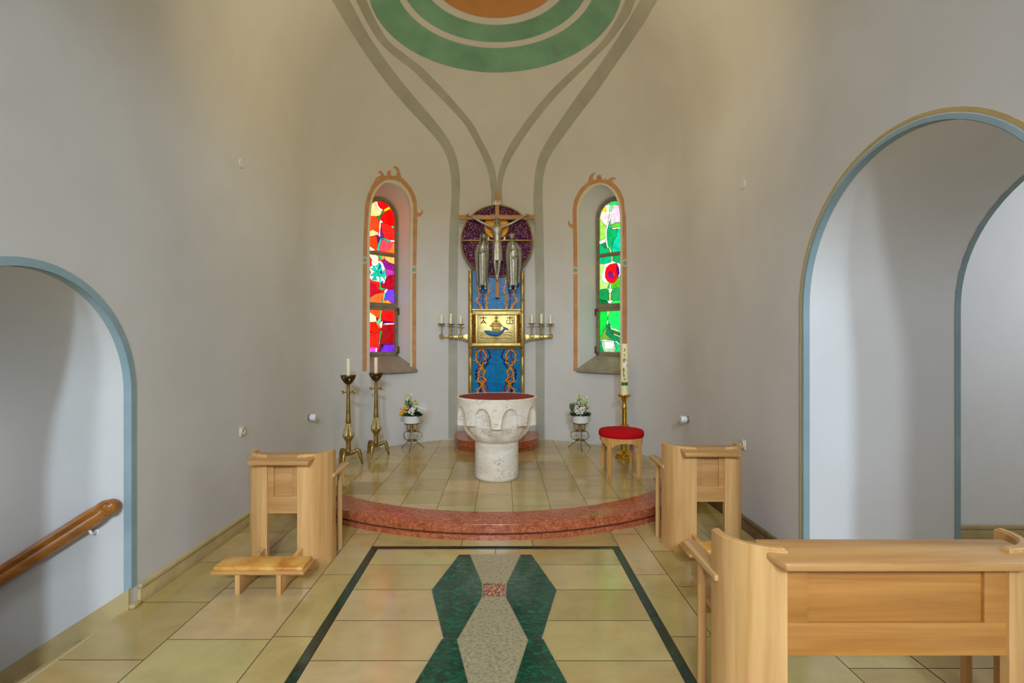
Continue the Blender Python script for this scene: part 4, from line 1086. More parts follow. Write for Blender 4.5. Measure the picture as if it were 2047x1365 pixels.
up_v = [(DBL, 1.0, QA([(540, 300), (570, 600), (530, 780), (520, 950), (540, 1100), (580, 1230)])), (RED_, .8, QA([(430, 480), (480, 680), (470, 800), (405, 900), (415, 1020)])), (RED_, .8, QA([(320, 1090), (350, 1130), (340, 1230)])),
        (GOLD, 1.35, QA([(340, 60), (345, 250), (325, 400), (345, 540), (375, 640), (400, 780), (360, 850), (285, 950), (350, 1030), (430, 1120), (480, 1235)])),
        (GOLD, 1.35, QA([(640, 60), (660, 200), (680, 400), (720, 520), (745, 630), (680, 720), (625, 790), (650, 830), (615, 910), (650, 980), (680, 1050), (640, 1110), (660, 1235)]))]
enamel('enamel_panel', 541, 617.5, up_v, [992.7], [586, 601], 992.7)
lo_v = [(DBL, 1.0, QB([(540, 130), (590, 220), (610, 330), (550, 410), (540, 500), (460, 610)])), (DBL, 1.1, QB([(500, 420), (400, 470), (350, 540)])), (DBL, 1.1, QB([(270, 640), (240, 700), (235, 800), (240, 960)])), (DBL, 1.1, QB([(290, 1010), (330, 1060), (320, 1130)])), (DBL, 1.1, QB([(370, 1170), (350, 1230), (370, 1310)])),
        (RED_, .8, QB([(350, 150), (355, 300), (320, 400), (310, 520), (280, 620), (310, 700)])), (RED_, .8, QB([(360, 800), (430, 930), (500, 1030), (535, 1150), (515, 1290)])),
        (GOLD, 1.5, QB([(360, 120), (245, 210), (240, 330), (225, 410), (300, 490), (370, 590), (330, 680), (300, 760), (310, 850), (265, 975), (340, 1000), (390, 1070), (340, 1150), (265, 1220), (280, 1310)])),
        (GOLD, 1.5, QB([(400, 120), (470, 200), (510, 320), (460, 350), (480, 410)])), (GOLD, 1.4, QB([(515, 460), (430, 490), (380, 570), (410, 660), (470, 710), (440, 780), (430, 860), (500, 965)])),
        (GOLD, 1.4, QB([(400, 960), (440, 1000), (390, 1070), (430, 1140), (440, 1220), (500, 1310)]))]
enamel('enamel_panel', 697.8, 850, lo_v, [991.4], [730, 767, 808], 991.4)
for y0, y1 in ((617, 621.5), (692.5, 698)):
    bm = bmesh.new(); tube(bm, [P3(944, (y0+y1)/2, .012), P3(1041, (y0+y1)/2, .012)], (y1-y0)/2*k_, 12); link('gilt_bar', bm, M['gilt'], art)
# amethyst disc
cd = P3(993.3, 482.5); rd = 72.3*k_
def ringxz(bm, c, r, rt, y0, n=72, mi=0, flat=1):
    k8 = 8; rows = []
    for i in range(n):
        a = 2*PI*i/n; rows.append([bm.verts.new((c.x+(r+rt*math.cos(b))*math.cos(a), y0+rt*flat*math.sin(b), c.z+(r+rt*math.cos(b))*math.sin(a))) for b in [2*PI*j/k8 for j in range(k8)]])
    for i in range(n):
        for j in range(k8): bm.faces.new((rows[i][j], rows[(i+1) % n][j], rows[(i+1) % n][(j+1) % k8], rows[i][(j+1) % k8])).material_index = mi
bm = bmesh.new()
prism(bm, [(cd.x+(rd-.012)*math.cos(2*PI*i/72), -.03, cd.z+(rd-.012)*math.sin(2*PI*i/72)) for i in range(72)], (0, .09, 0))
link('amethyst_disc', bm, M['amethyst'], art, ang=30)
bm = bmesh.new(); ringxz(bm, cd, rd-.012, .013, -.034, flat=1.3); 
z_ = P3(0, 481.3).z; boxx(bm, cd.x-rd+.015, cd.x+rd-.015, -.046, -.028, z_-.008, z_+.008, .002)
hc = P3(992.6, 453.5); ringxz(bm, hc, 24.5*k_, .008, -.040, 48)
for s in (-1, 1):
    prism(bm, [(hc.x+s*.105, -.046, z_), (hc.x+s*.14, -.046, z_), (hc.x+s*.13, -.046, z_+.05), (hc.x+s*.12, -.046, z_+.06)], (0, .014, 0))
link('disc_rim', bm, M['gilt_rim'], art)
bm = bmesh.new(); ly = bm.loops.layers.float_color.new('Col')
fill(bm, [(hc.x+24*k_*math.cos(2*PI*i/40), -.036, hc.z+24*k_*math.sin(2*PI*i/40)) for i in range(40)], 0, srgb(255, 178, 8), ly)
for s in (-1, 1):
    fill(bm, [(hc.x+s*.04, -.038, hc.z-.03), (hc.x+s*.17, -.038, hc.z+.01), (hc.x+s*.15, -.038, hc.z-.02), (hc.x+s*.06, -.038, hc.z-.07)], 0, srgb(216, 96, 20), ly)
    fill(bm, [(hc.x+s*.08, -.0385, hc.z-.015), (hc.x+s*.175, -.0385, hc.z+.005), (hc.x+s*.18, -.0385, hc.z+.02), (hc.x+s*.1, -.0385, hc.z+.01)], 0, srgb(250, 206, 90), ly)
link('golden_halo', bm, M['enamel'], art, smooth=False, keep=True)

# ---- crucifix
DC = 7.82; kc = DC/F
cr = tag(empty('crucifix', (CX, DC, 0)), 'wooden cross with silvery figure above the altar in front of purple disc', 'crucifix')
OC = Vector((-CX, -DC, 0))
def PC(px, py, off=0): return at(px, py, DC)+OC+Vector((0, -off, 0))
bm = bmesh.new(); a, b = PC(989.7, 385), PC(997.8, 594.5); boxx(bm, a.x, b.x, 0, .04, b.z, a.z, .002)
t_ = bmesh.new(); link('upright_beam', bm, wood('cross_wood_upright', srgb(176, 120, 74), srgb(204, 150, 98), 'Z', .5), cr); t_.free()
bm = bmesh.new(); a, b = PC(917.5, 429.8), PC(1068.3, 438.6); boxx(bm, a.x, b.x, -.004, .036, b.z, a.z, .002); link('cross_beam', bm, M['cross_wood'], cr)
for px_, py_ in ((925, 434), (1061, 434), (993.7, 560)):
    bm = bmesh.new(); p = PC(px_, py_); tube(bm, [(p.x, .03, p.z), (p.x, .09, p.z)], .012, 8)
    link('wall_bracket', bm, M['gilt_rim'], cr)
bm = bmesh.new(); a, b = PC(984, 400), PC(1002.3, 409.5); boxx(bm, a.x, b.x, -.016, -.004, b.z, a.z, .002)
pl = link('inscription_plate', bm, M['pewter'], cr)
def text(name, s, loc, size, m, parent, rx=PI/2, depth=.002, sx=1):
    cu = bpy.data.curves.new(name, 'FONT'); cu.body = s; cu.size = size; cu.extrude = depth; cu.align_x = 'CENTER'; cu.align_y = 'CENTER'
    tmp = bpy.data.objects.new(name, cu); C.objects.link(tmp); bpy.context.view_layer.update()
    me = bpy.data.meshes.new_from_object(tmp.evaluated_get(bpy.context.evaluated_depsgraph_get())); bpy.data.objects.remove(tmp)
    me.materials.clear(); me.materials.append(m)
    me.transform(Matrix.Translation(loc) @ Matrix.Rotation(rx, 4, 'X') @ Matrix.Diagonal((sx, 1, 1, 1)))
    o = bpy.data.objects.new(name, me); C.objects.link(o); o.parent = parent; return o
text('lettering', 'INRI', ((a.x+b.x)/2, -.018, (a.z+b.z)/2), .085, M['pewter_dark'], pl, sx=.85)
def skin(name, chain, edges, m, parent, root=0, sub=2):
    """one continuous figure grown round a skeleton; chain = [(point, (rx, ry))]"""
    me = bpy.data.meshes.new(name); me.from_pydata([p for p, r in chain], edges, []); me.update()
    o = bpy.data.objects.new(name, me); C.objects.link(o); o.parent = parent; me.materials.append(m)
    sk = o.modifiers.new('skin', 'SKIN'); sk.use_smooth_shade = True
    if not me.skin_vertices: me.skin_vertices.new() if hasattr(me.skin_vertices, 'new') else None
    if not len(me.skin_vertices):
        bpy.context.view_layer.objects.active = o
    sv = me.skin_vertices[0].data
    for i, (p, r) in enumerate(chain): sv[i].radius = r if isinstance(r, tuple) else (r, r); sv[i].use_root = (i == root)
    sb = o.modifiers.new('sub', 'SUBSURF'); sb.levels = sub; sb.render_levels = sub
    bpy.context.view_layer.update()
    me2 = bpy.data.meshes.new_from_object(o.evaluated_get(bpy.context.evaluated_depsgraph_get()))
    o.modifiers.clear(); o.data = me2; me2.shade_smooth(); me2.materials.clear(); me2.materials.append(m); return o
def c3(px, py, off): return tuple(PC(px, py, off))
ch = [(c3(993.8, 490, .045), (.060, .040)), (c3(993.8, 478, .05), (.056, .040)), (c3(993.8, 468, .058), (.064, .045)), (c3(993.8, 459, .060), (.070, .042)),
      (c3(994, 453, .058), (.034, .03)), (c3(994.2, 449, .062), .026),
      # left arm as seen
      (c3(984, 455.5, .05), (.026, .026)), (c3(975, 451.5, .045), .021), (c3(964, 446.5, .04), .021), (c3(955, 441, .035), .020), (c3(946, 435.5, .028), .016), (c3(941, 432.5, .022), .012),
      (c3(1003, 455.5, .05), (.026, .026)), (c3(1013, 451.5, .045), .021), (c3(1023, 447.5, .04), .021), (c3(1032, 442, .035), .020), (c3(1043, 436, .028), .016), (c3(1048, 432.5, .022), .012),
      # legs
      (c3(988.5, 505, .05), (.034, .034)), (c3(989.0, 524, .065), (.027, .03)), (c3(990.5, 538, .045), (.023, .026)), (c3(992.3, 551, .025), (.016, .018)), (c3(993.0, 557, .035), (.016, .014)), (c3(993.4, 562, .045), (.012, .008)),
      (c3(999.0, 505, .05), (.034, .034)), (c3(998.6, 524, .065), (.027, .03)), (c3(997.3, 538, .048), (.023, .026)), (c3(995.2, 551, .035), (.016, .018)), (c3(994.7, 557, .048), (.016, .014)), (c3(994.4, 562, .056), (.012, .008))]
ed = [(0, 1), (1, 2), (2, 3), (3, 4), (4, 5), (3, 6), (6, 7), (7, 8), (8, 9), (9, 10), (10, 11), (3, 12), (12, 13), (13, 14), (14, 15), (15, 16), (16, 17),
      (0, 18), (18, 19), (19, 20), (20, 21), (21, 22), (22, 23), (0, 24), (24, 25), (25, 26), (26, 27), (27, 28), (28, 29)]
def fingers(bm, w_, dx, up_=1):
    for k, ln in enumerate((.030, .036, .037, .033, .026)):
        a = (.2+.28*k) if k < 4 else 1.9
        p0 = w_+Vector((dx*.012, -.004, 0)); d = Vector((dx*math.cos(a-.6), -.25, math.sin(a-.6)*up_)).normalized()
        p1 = p0+d*ln*.9; p2 = p1+(d+Vector((-dx*.5, -.5, -.1))).normalized()*ln*.6
        tube(bm, [p0, p1, p2], [.0075, .0065, .005], 6); sph(bm, p2, .005, n=6)
body = skin('figure', ch, ed, M['pewter'], cr)
# head, ribs, hands go into the same body mesh
bm = bmesh.new(); bm.from_mesh(body.data)
hp = Vector(c3(993.6, 443.5, .072))
sph(bm, hp, .036, (.88, .95, 1.25), n=16); sph(bm, hp+Vector((0, -.030, -.010)), .010, (.6, 1, 1.6), n=8)   # nose
for s in (-1, 1):
    sph(bm, hp+Vector((s*.012, -.028, .006)), .006, n=8); sph(bm, hp+Vector((s*.031, 0, -.004)), .009, (.5, 1, 1.4), n=8)
sph(bm, hp+Vector((0, -.027, -.026)), .008, (1.4, .6, .6), n=8)
for k in range(4):
    z = PC(0, 462+3.2*k).z
    for s in (-1, 1): tube(bm, [(CX+OC.x+.002+s*.008, -.100, z+.012), (CX+OC.x+s*.036, -.092, z), (CX+OC.x+s*.056, -.066, z-.016)], .004, 6)
for wp, dx in ((Vector(c3(939, 431.5, .022)), -1), (Vector(c3(1050, 431.5, .022)), 1)):
    sph(bm, wp, .017, (1.2, .5, 1), n=10); fingers(bm, wp, dx)
bm.to_mesh(body.data); bm.free(); body.data.shade_smooth()
bm = bmesh.new(); tube(bm, [hp+Vector((.040*math.cos(a), .040*math.sin(a)-.002, .024+.004*math.sin(5*a))) for a in [2*PI*i/24 for i in range(25)]], .008, 8)
for i in range(10):
    a = 2*PI*i/10; p = hp+Vector((.040*math.cos(a), .040*math.sin(a), .026)); tube(bm, [p, p+Vector((.018*math.cos(a+.5), .018*math.sin(a+.5), .016))], [.005, .001], 6)
link('thorn_crown', bm, M['pewter'], body)
bm = bmesh.new(); sph(bm, hp+Vector((0, .008, .008)), .040, (.95, .95, 1.15), n=14); sph(bm, hp+Vector((0, -.014, -.040)), .018, (1, .9, 1.3), n=10)
for s in (-1, 1): tube(bm, [hp+Vector((s*.034, 0, .01)), hp+Vector((s*.038, 0, -.03)), hp+Vector((s*.030, .004, -.062))], [.012, .011, .005], 8)
link('hair_and_beard', bm, M['pewter'], body)
def loft(bm, secs, n=28, fold=0, nf=9, seed=0, mi=0, cap=True):
    """closed sections (centre, rx, ry) from bottom to top with drapery folds"""
    rings = []
    for k, (c, rx, ry, fa) in enumerate(secs):
        row = []
        for i in range(n):
            a = 2*PI*i/n; f = 1+fa*(math.sin(nf*a+seed+k*.15)*.6+.4*math.sin((nf*2+1)*a+seed*2))
            row.append(bm.verts.new((c[0]+rx*f*math.cos(a), c[1]+ry*f*math.sin(a), c[2])))
        rings.append(row)
    for a, b in zip(rings, rings[1:]):
        for i in range(n): bm.faces.new((a[i], a[(i+1) % n], b[(i+1) % n], b[i])).material_index = mi
    if cap: bm.faces.new(rings[0][::-1]); bm.faces.new(rings[-1])
bm = bmesh.new()
def cz(px, py, off): p = PC(px, py, off); return (p.x, p.y, p.z)
loft(bm, [(cz(994.6, 522.5, .055), .082, .052, .07), (cz(994.6, 519, .055), .084, .055, .07), (cz(994.5, 505, .052), .084, .056, .05), (cz(994.2, 492, .048), .074, .052, .04), (cz(993.9, 484.5, .046), .068, .048, .02), (cz(993.9, 482.5, .046), .060, .040, 0)], 60, nf=8)
link('loincloth', bm, M['pewter'], body, ang=60)

# ---- the two mourning figures
DM = 7.73
def mourner(name, label, pxc, hooded, mir):
    root = tag(empty(name, (CX, DM, 0)), label, 'statue', 'mourning figures beside the crucifix')
    def q(px, py, off=.03): p = at(pxc+mir*(px-966.5), py, DM)+Vector((-CX, -DM-off, 0)); return (p.x, p.y, p.z)
    # continuous body: gown, feet, head, arms and hands
    bm = bmesh.new()
    kx = .80 if hooded else .93
    loft(bm, [(q(964.5, py, .03) if py > 488 else q(px_, py, .03), rx*(kx if py > 488 else 1), ry, fo) for px_, py, rx, ry, fo in ((966, 570.5, .062, .040, .10), (966, 567, .066, .044, .10), (966, 545, .078, .050, .09), (966, 525, .088, .056, .08), (966, 508, .100, .062, .05), (966, 495, .092, .058, .04), (966.3, 487, .066, .050, .02), (967, 484, .034, .032, 0), (967, 480, .024, .024, 0))], 44, nf=8, seed=1)
    for sx, off in ((-4.6, .03), (5.4, .04)):
        p = Vector(q(964.8+sx, 573, off)); tube(bm, [p+Vector((0, 0, .06)), p, p+Vector((0, -.028, -.034)), p+Vector((0, -.045, -.038))], [.020, .018, .017, .010], 10)
    h = Vector(q(967.2, 474.5, .05)); sph(bm, h, .040, (.85, .95, 1.25), n=18)
    sph(bm, h+Vector((0, -.036, -.006)), .010, (.6, 1, 1.7), n=8); sph(bm, h+Vector((0, -.033, -.024)), .008, (1.5, .6, .6), n=8)
    for s in (-1, 1): sph(bm, h+Vector((s*.014, -.033, .006)), .0065, n=8); sph(bm, h+Vector((s*.034, .002, -.004)), .009, (.5, 1, 1.4), n=8)
    for s, el, ha in ((-1, (953, 506), (962, 505)), (1, (974.5, 506), (967, 502 if hooded else 500))):
        if not hooded and s < 0: ha = (963, 517)
        sh, e, w_ = Vector(q(966+s*8, 490, .05)), Vector(q(*el, .05)), Vector(q(*ha, .110))
        tube(bm, [sh, (sh+e)/2, e, (e+w_)/2, w_], [.026, .027, .026, .020, .014], 10); sph(bm, w_, .016, (1.1, .7, 1.2), n=10)
        for k, ln in enumerate((.026, .030, .030, .026, .020)):
            d = Vector((-mir*s*(.55+.1*k), -.25, .75-.28*k)).normalized(); p1 = w_+d*ln; p2 = p1+(d+Vector((0, .2, -.5))).normalized()*ln*.5
            tube(bm, [w_+d*.008, p1, p2], [.007, .006, .0045], 6)
    body = link('figure', bm, M['pewter'], root, ang=70)
    # cloak: open in front, arms beneath
    bm = bmesh.new(); rows = []; kx = .80 if hooded else .93
    for py, rx, ry, op in ((486, .062, .054, .2), (492, .092, .070, .35), (500, .112, .082, .5), (508, .124, .086, .62), (520, .118, .082, .72), (535, .108, .074, .75), (552, .094, .066, .8), (566, .084, .058, .85)):
        c = q(966.5-min(1, max(0, py-486)/14)*2.7, py, .03); row = []; rx *= kx
        for i in range(33):
            a = -PI/2+op+(2*PI-2*op)*i/32; f = 1+.045*math.sin(9*a+py*.05)
            row.append(Vector((c[0]+rx*f*math.cos(a), c[1]+ry*f*math.sin(a), c[2])))
        rows.append(row)
    gi = [[bm.verts.new(p) for p in r_] for r_ in rows]
    go = [[bm.verts.new(p+Vector((p.x-rows[k][0].lerp(rows[k][-1], .5).x, p.y-q(966.5, 500, .03)[1], 0)).normalized()*.010) for p in r_] for k, r_ in enumerate(rows)]
    for G in (gi, go):
        for a, b in zip(G, G[1:]):
            for i in range(32): bm.faces.new((a[i], a[i+1], b[i+1], b[i]))
    for a, b, c_, d_ in zip(gi, gi[1:], go, go[1:]):
        for i in (0, 32): bm.faces.new((a[i], b[i], d_[i], c_[i]))
    for k in (0, -1):
        for i in range(32): bm.faces.new((gi[k][i], gi[k][i+1], go[k][i+1], go[k][i]))
    link('cloak', bm, M['pewter'], body, ang=60)
    bm = bmesh.new()
    if hooded:
        rows = []
        for py, rr, op in ((466.2, .010, .9), (467.5, .034, .95), (471, .047, .9), (476, .050, .85), (481, .052, .75), (486, .070, .6), (490, .085, .5)):
            c = q(967.2, py, .045); rows.append([bm.verts.new((c[0]+rr*math.cos(a), c[1]+rr*.9*math.sin(a), c[2])) for a in [-PI/2+op+(2*PI-2*op)*i/24 for i in range(25)]])
        for a, b in zip(rows, rows[1:]):
            for i in range(24): bm.faces.new((a[i], a[i+1], b[i+1], b[i]))
        r_ = bmesh.ops.extrude_face_region(bm, geom=bm.faces[:])
        vs = [v for v in r_['geom'] if isinstance(v, bmesh.types.BMVert)]; hc_ = Vector(q(967.2, 478, .045))
        for v in vs: v.co += (Vector((v.co.x-hc_.x, v.co.y-hc_.y, 0))).normalized()*.008
        link('veil', bm, M['pewter'], body, ang=60)
    else:
        sph(bm, h+Vector((0, .008, .012)), .043, (.92, .95, 1.08), n=16)
        for i in range(14):
            a = PI*i/13; sph(bm, h+Vector((.036*math.cos(a), .02*math.sin(a)-.006, .020+.028*math.sin(a))), .011, n=8)
        link('hair', bm, M['pewter'], body)
    bm = bmesh.new(); p = Vector(q(966.5, 510, 0)); tube(bm, [(p.x, .01, p.z), (p.x, .115, p.z)], .014, 8); link('wall_pin', bm, M['gilt_rim'], root)
    return root
mourner('statue', 'pewter statue of a veiled woman, left of the crucifix', 966.5, True, 1)
mourner('statue', 'pewter statue of a bareheaded man, right of the crucifix', 1024.0, False, -1)

# ---- tabernacle
DT = 7.74; tb = tag(empty('tabernacle', (CX, DT, 0)), 'gilded tabernacle with blue fish and ship relief in front of the blue panel', 'tabernacle')
OT = Vector((-CX, -DT, 0)); kt = DT/F
def PT(x, y, off=0):   # from the enlarged crop
    return at(935+x*.06226, 615+y*.06226, DT)+OT+Vector((0, -off, 0))
def bxt(bm, x0, y0, x1, y1, f, b, bev=.004):
    a, c = PT(x0, y0), PT(x1, y1); boxx(bm, a.x, c.x, -f, b, c.z, a.z, bev)
bm = bmesh.new(); bxt(bm, 150, 125, 1705, 1250, -.005, .165, .004); link('case', bm, M['gilt'], tb)
for x0_, x1_ in ((30, 160), (1700, 1812)):
    bm = bmesh.new(); bxt(bm, x0_, 140, x1_, 1275, 0, .12, .02); link('side_column', bm, M['gilt_rim'], tb)
bm = bmesh.new(); bxt(bm, 180, 130, 1670, 240, .018, .0, .010); bxt(bm, 130, 1140, 1700, 1240, .018, .0, .010); bxt(bm, 245, 200, 325, 1160, .014, 0, .008); bxt(bm, 1500, 200, 1580, 1160, .014, 0, .008)
link('door_frame', bm, M['gilt'], tb)
for x0 in (140, 1590):
    bm = bmesh.new(); rnd = random.Random(3)
    bxt(bm, x0, 215, x0+100, 1130, .006, 0, .004)
    for i in range(15):
        y = 240+i*61; p = PT(x0+50+rnd.uniform(-18, 18), y, .008)
        t = bmesh.new(); bmesh.ops.create_icosphere(t, subdivisions=1, radius=.018); add(bm, t, Matrix.Translation(p) @ Matrix.Diagonal((1.2, .6, 1, 1)))
        a0_ = rnd.uniform(0, 6); tube(bm, [p+Vector((.022*math.cos(a0_+k), -.010, .022*math.sin(a0_+k))) for k in [j*.6 for j in range(8)]], .005, 6)
    link('vine_ornament', bm, M['bronze'], tb)
bm = bmesh.new(); bxt(bm, 325, 245, 910, 1135, .003, 0, .003); bxt(bm, 914, 245, 1500, 1135, .003, 0, .003)
door = link('door', bm, M['gilt'], tb)
bm = bmesh.new()
for yw, ph in ((805, 0), (875, 1.3), (980, 2.2)):
    for x0, x1 in (((410, 620), (1130, 1430)) if yw < 900 else ((400, 1430),)):
        tube(bm, [PT(x, yw+14*math.sin(x/55+ph), .004) for x in range(x0, x1, 20)], .0045, 6)
link('waves', bm, M['brass_dark'], door)
def bars(name, L, m, par, off=.006, th=.010):
    bm = bmesh.new()
    for P in L: tube(bm, [PT(x, y, off) for x, y in P], th, 8, flat=.6)
    return link(name, bm, m, par)
bars('alpha_letter', [[(505, 270), (505, 420)], [(400, 325), (610, 325)], [(505, 400), (420, 515)], [(505, 400), (595, 515)], [(450, 475), (560, 475)]], M['pewter_dark'], door)
bars('omega_letter', [[(1352, 270), (1352, 500)], [(1250, 325), (1455, 325)], [(1300, 390), (1255, 410), (1245, 460), (1270, 510), (1320, 518), (1352, 490)], [(1405, 390), (1450, 410), (1460, 460), (1440, 510), (1385, 518), (1352, 490)]], M['pewter_dark'], door)
bars('ship_cross', [[(915, 255), (915, 400)], [(850, 325), (985, 325)]], M['pewter_dark'], door, th=.009)
bm = bmesh.new()
def relief(bm, pts, depth, off=.003, bev=.006): prism(bm, [PT(x, y, off) for x, y in pts], (0, -depth, 0), bev=bev)
relief(bm, [(765, 590), (1065, 590), (1045, 760), (790, 740)], .020); relief(bm, [(700, 575), (760, 530), (1080, 530), (1125, 575), (1090, 600), (740, 600)], .030)
relief(bm, [(755, 530), (830, 440), (915, 405), (1000, 440), (1075, 530)], .026)
for x in (800, 860, 915, 970, 1030): tube(bm, [PT(x, 600, .024), PT(915+(x-915)*.9, 745, .022)], .004, 6)
tube(bm, [PT(760, 540, .034), PT(915, 512, .040), PT(1075, 540, .034)], .007, 8); sph(bm, PT(915, 440, .030), .020, n=10)
link('ship', bm, M['bronze'] if False else M['gilt_rim'], door)
bm = bmesh.new(); ly = bm.loops.layers.float_color.new('Col')
spine = [(535, 745), (600, 775), (700, 810), (820, 840), (930, 850), (1030, 825), (1110, 765), (1170, 690)]; rad_ = [8, 52, 72, 72, 66, 54, 38, 24]
tube(bm, [PT(x, y, .020) for x, y in crom([(a, b, 0) for a, b in spine], 3) for x, y in [(x, y)]] if False else [PT(p.x, p.y, .022) for p in crom([(a, b, 0) for a, b in spine], 3)], [max(6, r)*kt*.06226 for r in [p.x for p in crom([(r, 0, 0) for r in rad_], 3)]], 12)
prism(bm, [PT(1160, 700, .014), PT(1125, 590, .014), (PT(1190, 625, .014)), PT(1290, 660, .014), PT(1310, 715, .014), PT(1220, 705, .014)], (0, -.012, 0))
for f in bm.faces:
    x = f.calc_center_median().x
    for l in f.loops:
        k = (l.vert.co.x-PT(535, 0).x)/(PT(1300, 0).x-PT(535, 0).x); zz = l.vert.co.z
        l[ly] = (.01+.05*k, .22-.12*k, .42+.05*math.sin(zz*300), 1)
tag(link('fish', bm, M['enamel'], door), 'blue enamelled fish')

# ---- branched candle arms and their candles
DA = 7.83
def candle_arm(label, side, xs_, ydish, yeye, pts):
    root = tag(empty('wall_candelabrum', (CX, DA, 0)), label, 'candle holder', 'gilt candle arms beside the tabernacle')
    OA = Vector((-CX, -DA, 0)); Q = lambda x, y, o=0: at(x, y, DA)+OA+Vector((0, -o, 0))
    bm = bmesh.new(); up_, lo_ = pts
    prism(bm, [Q(x, y, .008) for x, y in up_+lo_[::-1]], (0, .02, 0), bev=.004)
    e = Q(*up_[-1]); pass
    link('arm', bm, M['gilt'], root)
    for x, yd, ye in zip(xs_, ydish, yeye):
        bm = bmesh.new(); d = Q(x, yd); e = Q(x, ye, .02)
        lathe(bm, [(.012, -.010), (.045, -.009), (.062, -.002), (.064, .004), (.060, .004), (.02, .000), (.001, 0)], (d.x, -.02, d.z), 28)
        r1 = (e.z, )
        tube(bm, [Vector((d.x, -.02, d.z-.01)), Vector((d.x, -.02, (d.z+e.z)/2)), e+Vector((0, 0, .035))], [.012, .009, .008], 10)
        rr = .030; tube(bm, [e+Vector((rr*math.sin(a), 0, rr*.85*math.cos(a))) for a in [2*PI*i/20 for i in range(21)]], .007, 8); sph(bm, e, .008, n=8)
        link('candle_holder', bm, M['brass'], root)
    return root
candle_arm('gilt wall arm carrying three candles, left of the tabernacle', -1, (883.2, 901.6, 921.1), (647.3, 648, 648.5), (671.5, 671.5, 672),
           ([(935.6, 667.5), (927, 669.5), (912, 671), (895, 671), (880, 671.5)], [(935.6, 680.5), (927, 677), (912, 675.5), (895, 674), (880, 674)]))
candle_arm('gilt wall arm carrying three candles, right of the tabernacle', 1, (1062.9, 1082, 1100), (647, 647.5, 648), (671.5, 671.5, 671),
           ([(1050, 668), (1058, 669.5), (1072, 670), (1090, 670.5), (1106, 670.5)], [(1050, 681), (1058, 678), (1072, 676.5), (1090, 675.5), (1104, 675)]))
def candle(name, label, loc, r, h, m=M['wax'], group=None, wick=True):
    root = tag(empty(name, loc), label, 'candle', group)
    bm = bmesh.new(); lathe(bm, [(r, 0), (r, h-.004), (r*.92, h), (r*.3, h-.003), (r*.05, h-.004)], n=28); link('wax_body', bm, m, root)
    if wick: bm = bmesh.new(); tube(bm, [(0, 0, h-.004), (.001, 0, h+.006), (.003, 0, h+.012)], .0018, 6); link('wick', bm, M['wick'], root)
    return root
g_ = 'short cream candles on the wall arms'
for x, yt, yd, lab in ((883.2, 629, 647.3, 'short candle farthest left on the left wall arm'), (901.6, 627, 648, 'short candle in the middle of the left wall arm'), (921.1, 630.5, 648.5, 'short candle on the left wall arm, next to the tabernacle'),
                       (1062.9, 628, 647, 'short candle on the right wall arm, next to the tabernacle'), (1082, 627, 647.5, 'short candle in the middle of the right wall arm'), (1100, 630, 648, 'short candle farthest right on the right wall arm')):
    a, b = at(x, yd, DA), at(x, yt, DA); candle('candle', lab, (a.x, a.y-.02, a.z), .0215, b.z-a.z, M['wax'], g_)

# ---- tall brass floor candlesticks
def floor_stick(label, X, Y, rz):
    root = tag(empty('floor_candlestick', (X, Y, HP), rz), label, 'candlestick', 'tall brass candlesticks on the left of the platform')
    bm = bmesh.new()
    lathe(bm, [(.030, .13), (.036, .15), (.034, .17), (.028, .25), (.031, .29), (.046, .315), (.064, .345), (.060, .352), (.030, .356), (.012, .36)], n=24)
    lathe(bm, [(.012, .48), (.022, .50), (.030, .515), (.034, .53), (.030, .56), (.027, .62), (.024, .75), (.021, .88), (.019, .94), (.019, .99), (.024, 1.0)], n=20)
    link('stem', bm, M['brass'], root)
    bm = bmesh.new()                              # open knop of ribs
    for k in range(8):
        a = 2*PI*k/8; c, s = math.cos(a), math.sin(a)
        tube(bm, [(r_*c, r_*s, z) for r_, z in ((.056, .347), (.066, .365), (.058, .40), (.040, .45), (.026, .49), (.020, .515))], .0075, 8)
    tube(bm, [(0, 0, .35), (0, 0, .52)], .010, 8)
    link('openwork_knop', bm, M['brass'], root)
    for s in (-1, 1):
        bm = bmesh.new()                          # small cross arms with pierced ends
        tube(bm, [(s*.015, 0, .895), (s*.04, 0, .895)], .009, 8)
        tube(bm, [(s*(.066+.020*math.cos(a)), .0, .895+.011*math.sin(a)) for a in [2*PI*i/16 for i in range(17)]], .009, 8)
        link('side_loop', bm, M['brass'], root)
    bm = bmesh.new()                              # cup standing on claws
    lathe(bm, [(.020, .985), (.026, 1.0), (.030, 1.02), (.026, 1.028)], n=20)
    for k in range(5):
        a = 2*PI*k/5; c, s = math.cos(a), math.sin(a)
        tube(bm, [(r_*c, r_*s, z) for r_, z in ((.022, 1.0), (.048, 1.03), (.074, 1.07), (.084, 1.095))], [.013, .014, .013, .011], 8)
    lathe(bm, [(.074, 1.085), (.090, 1.083), (.093, 1.095), (.090, 1.103), (.050, 1.102), (.046, 1.09), (.05, 1.086)], n=32)
    lathe(bm, [(.045, 1.06), (.050, 1.07), (.048, 1.10), (.002, 1.10)], n=24)
    link('drip_cup', bm, M['brass_dark'], root)
    for k in range(3):
        bm = bmesh.new(); a = 2*PI*k/3-PI/2; c, s = math.cos(a), math.sin(a)
        tube(bm, [(r_*c, r_*s, z) for r_, z in ((.015, .150), (.055, .155), (.105, .178), (.125, .175), (.138, .13), (.155, .06), (.168, .004))], [.034, .026, .024, .026, .024, .017, .012], 12)
        link('leg', bm, M['brass'], root, ang=60)
    return root
floor_stick('tall brass candlestick on three legs, the nearer of two by the left wall', -1.882, 6.26, -.10)
floor_stick('tall brass candlestick on three legs, under the red stained window', -1.672, 6.78, -.12)
candle('altar_candle', 'cream candle on the nearer tall candlestick by the left wall', (-1.882, 6.26, HP+1.10), .0215, .205)
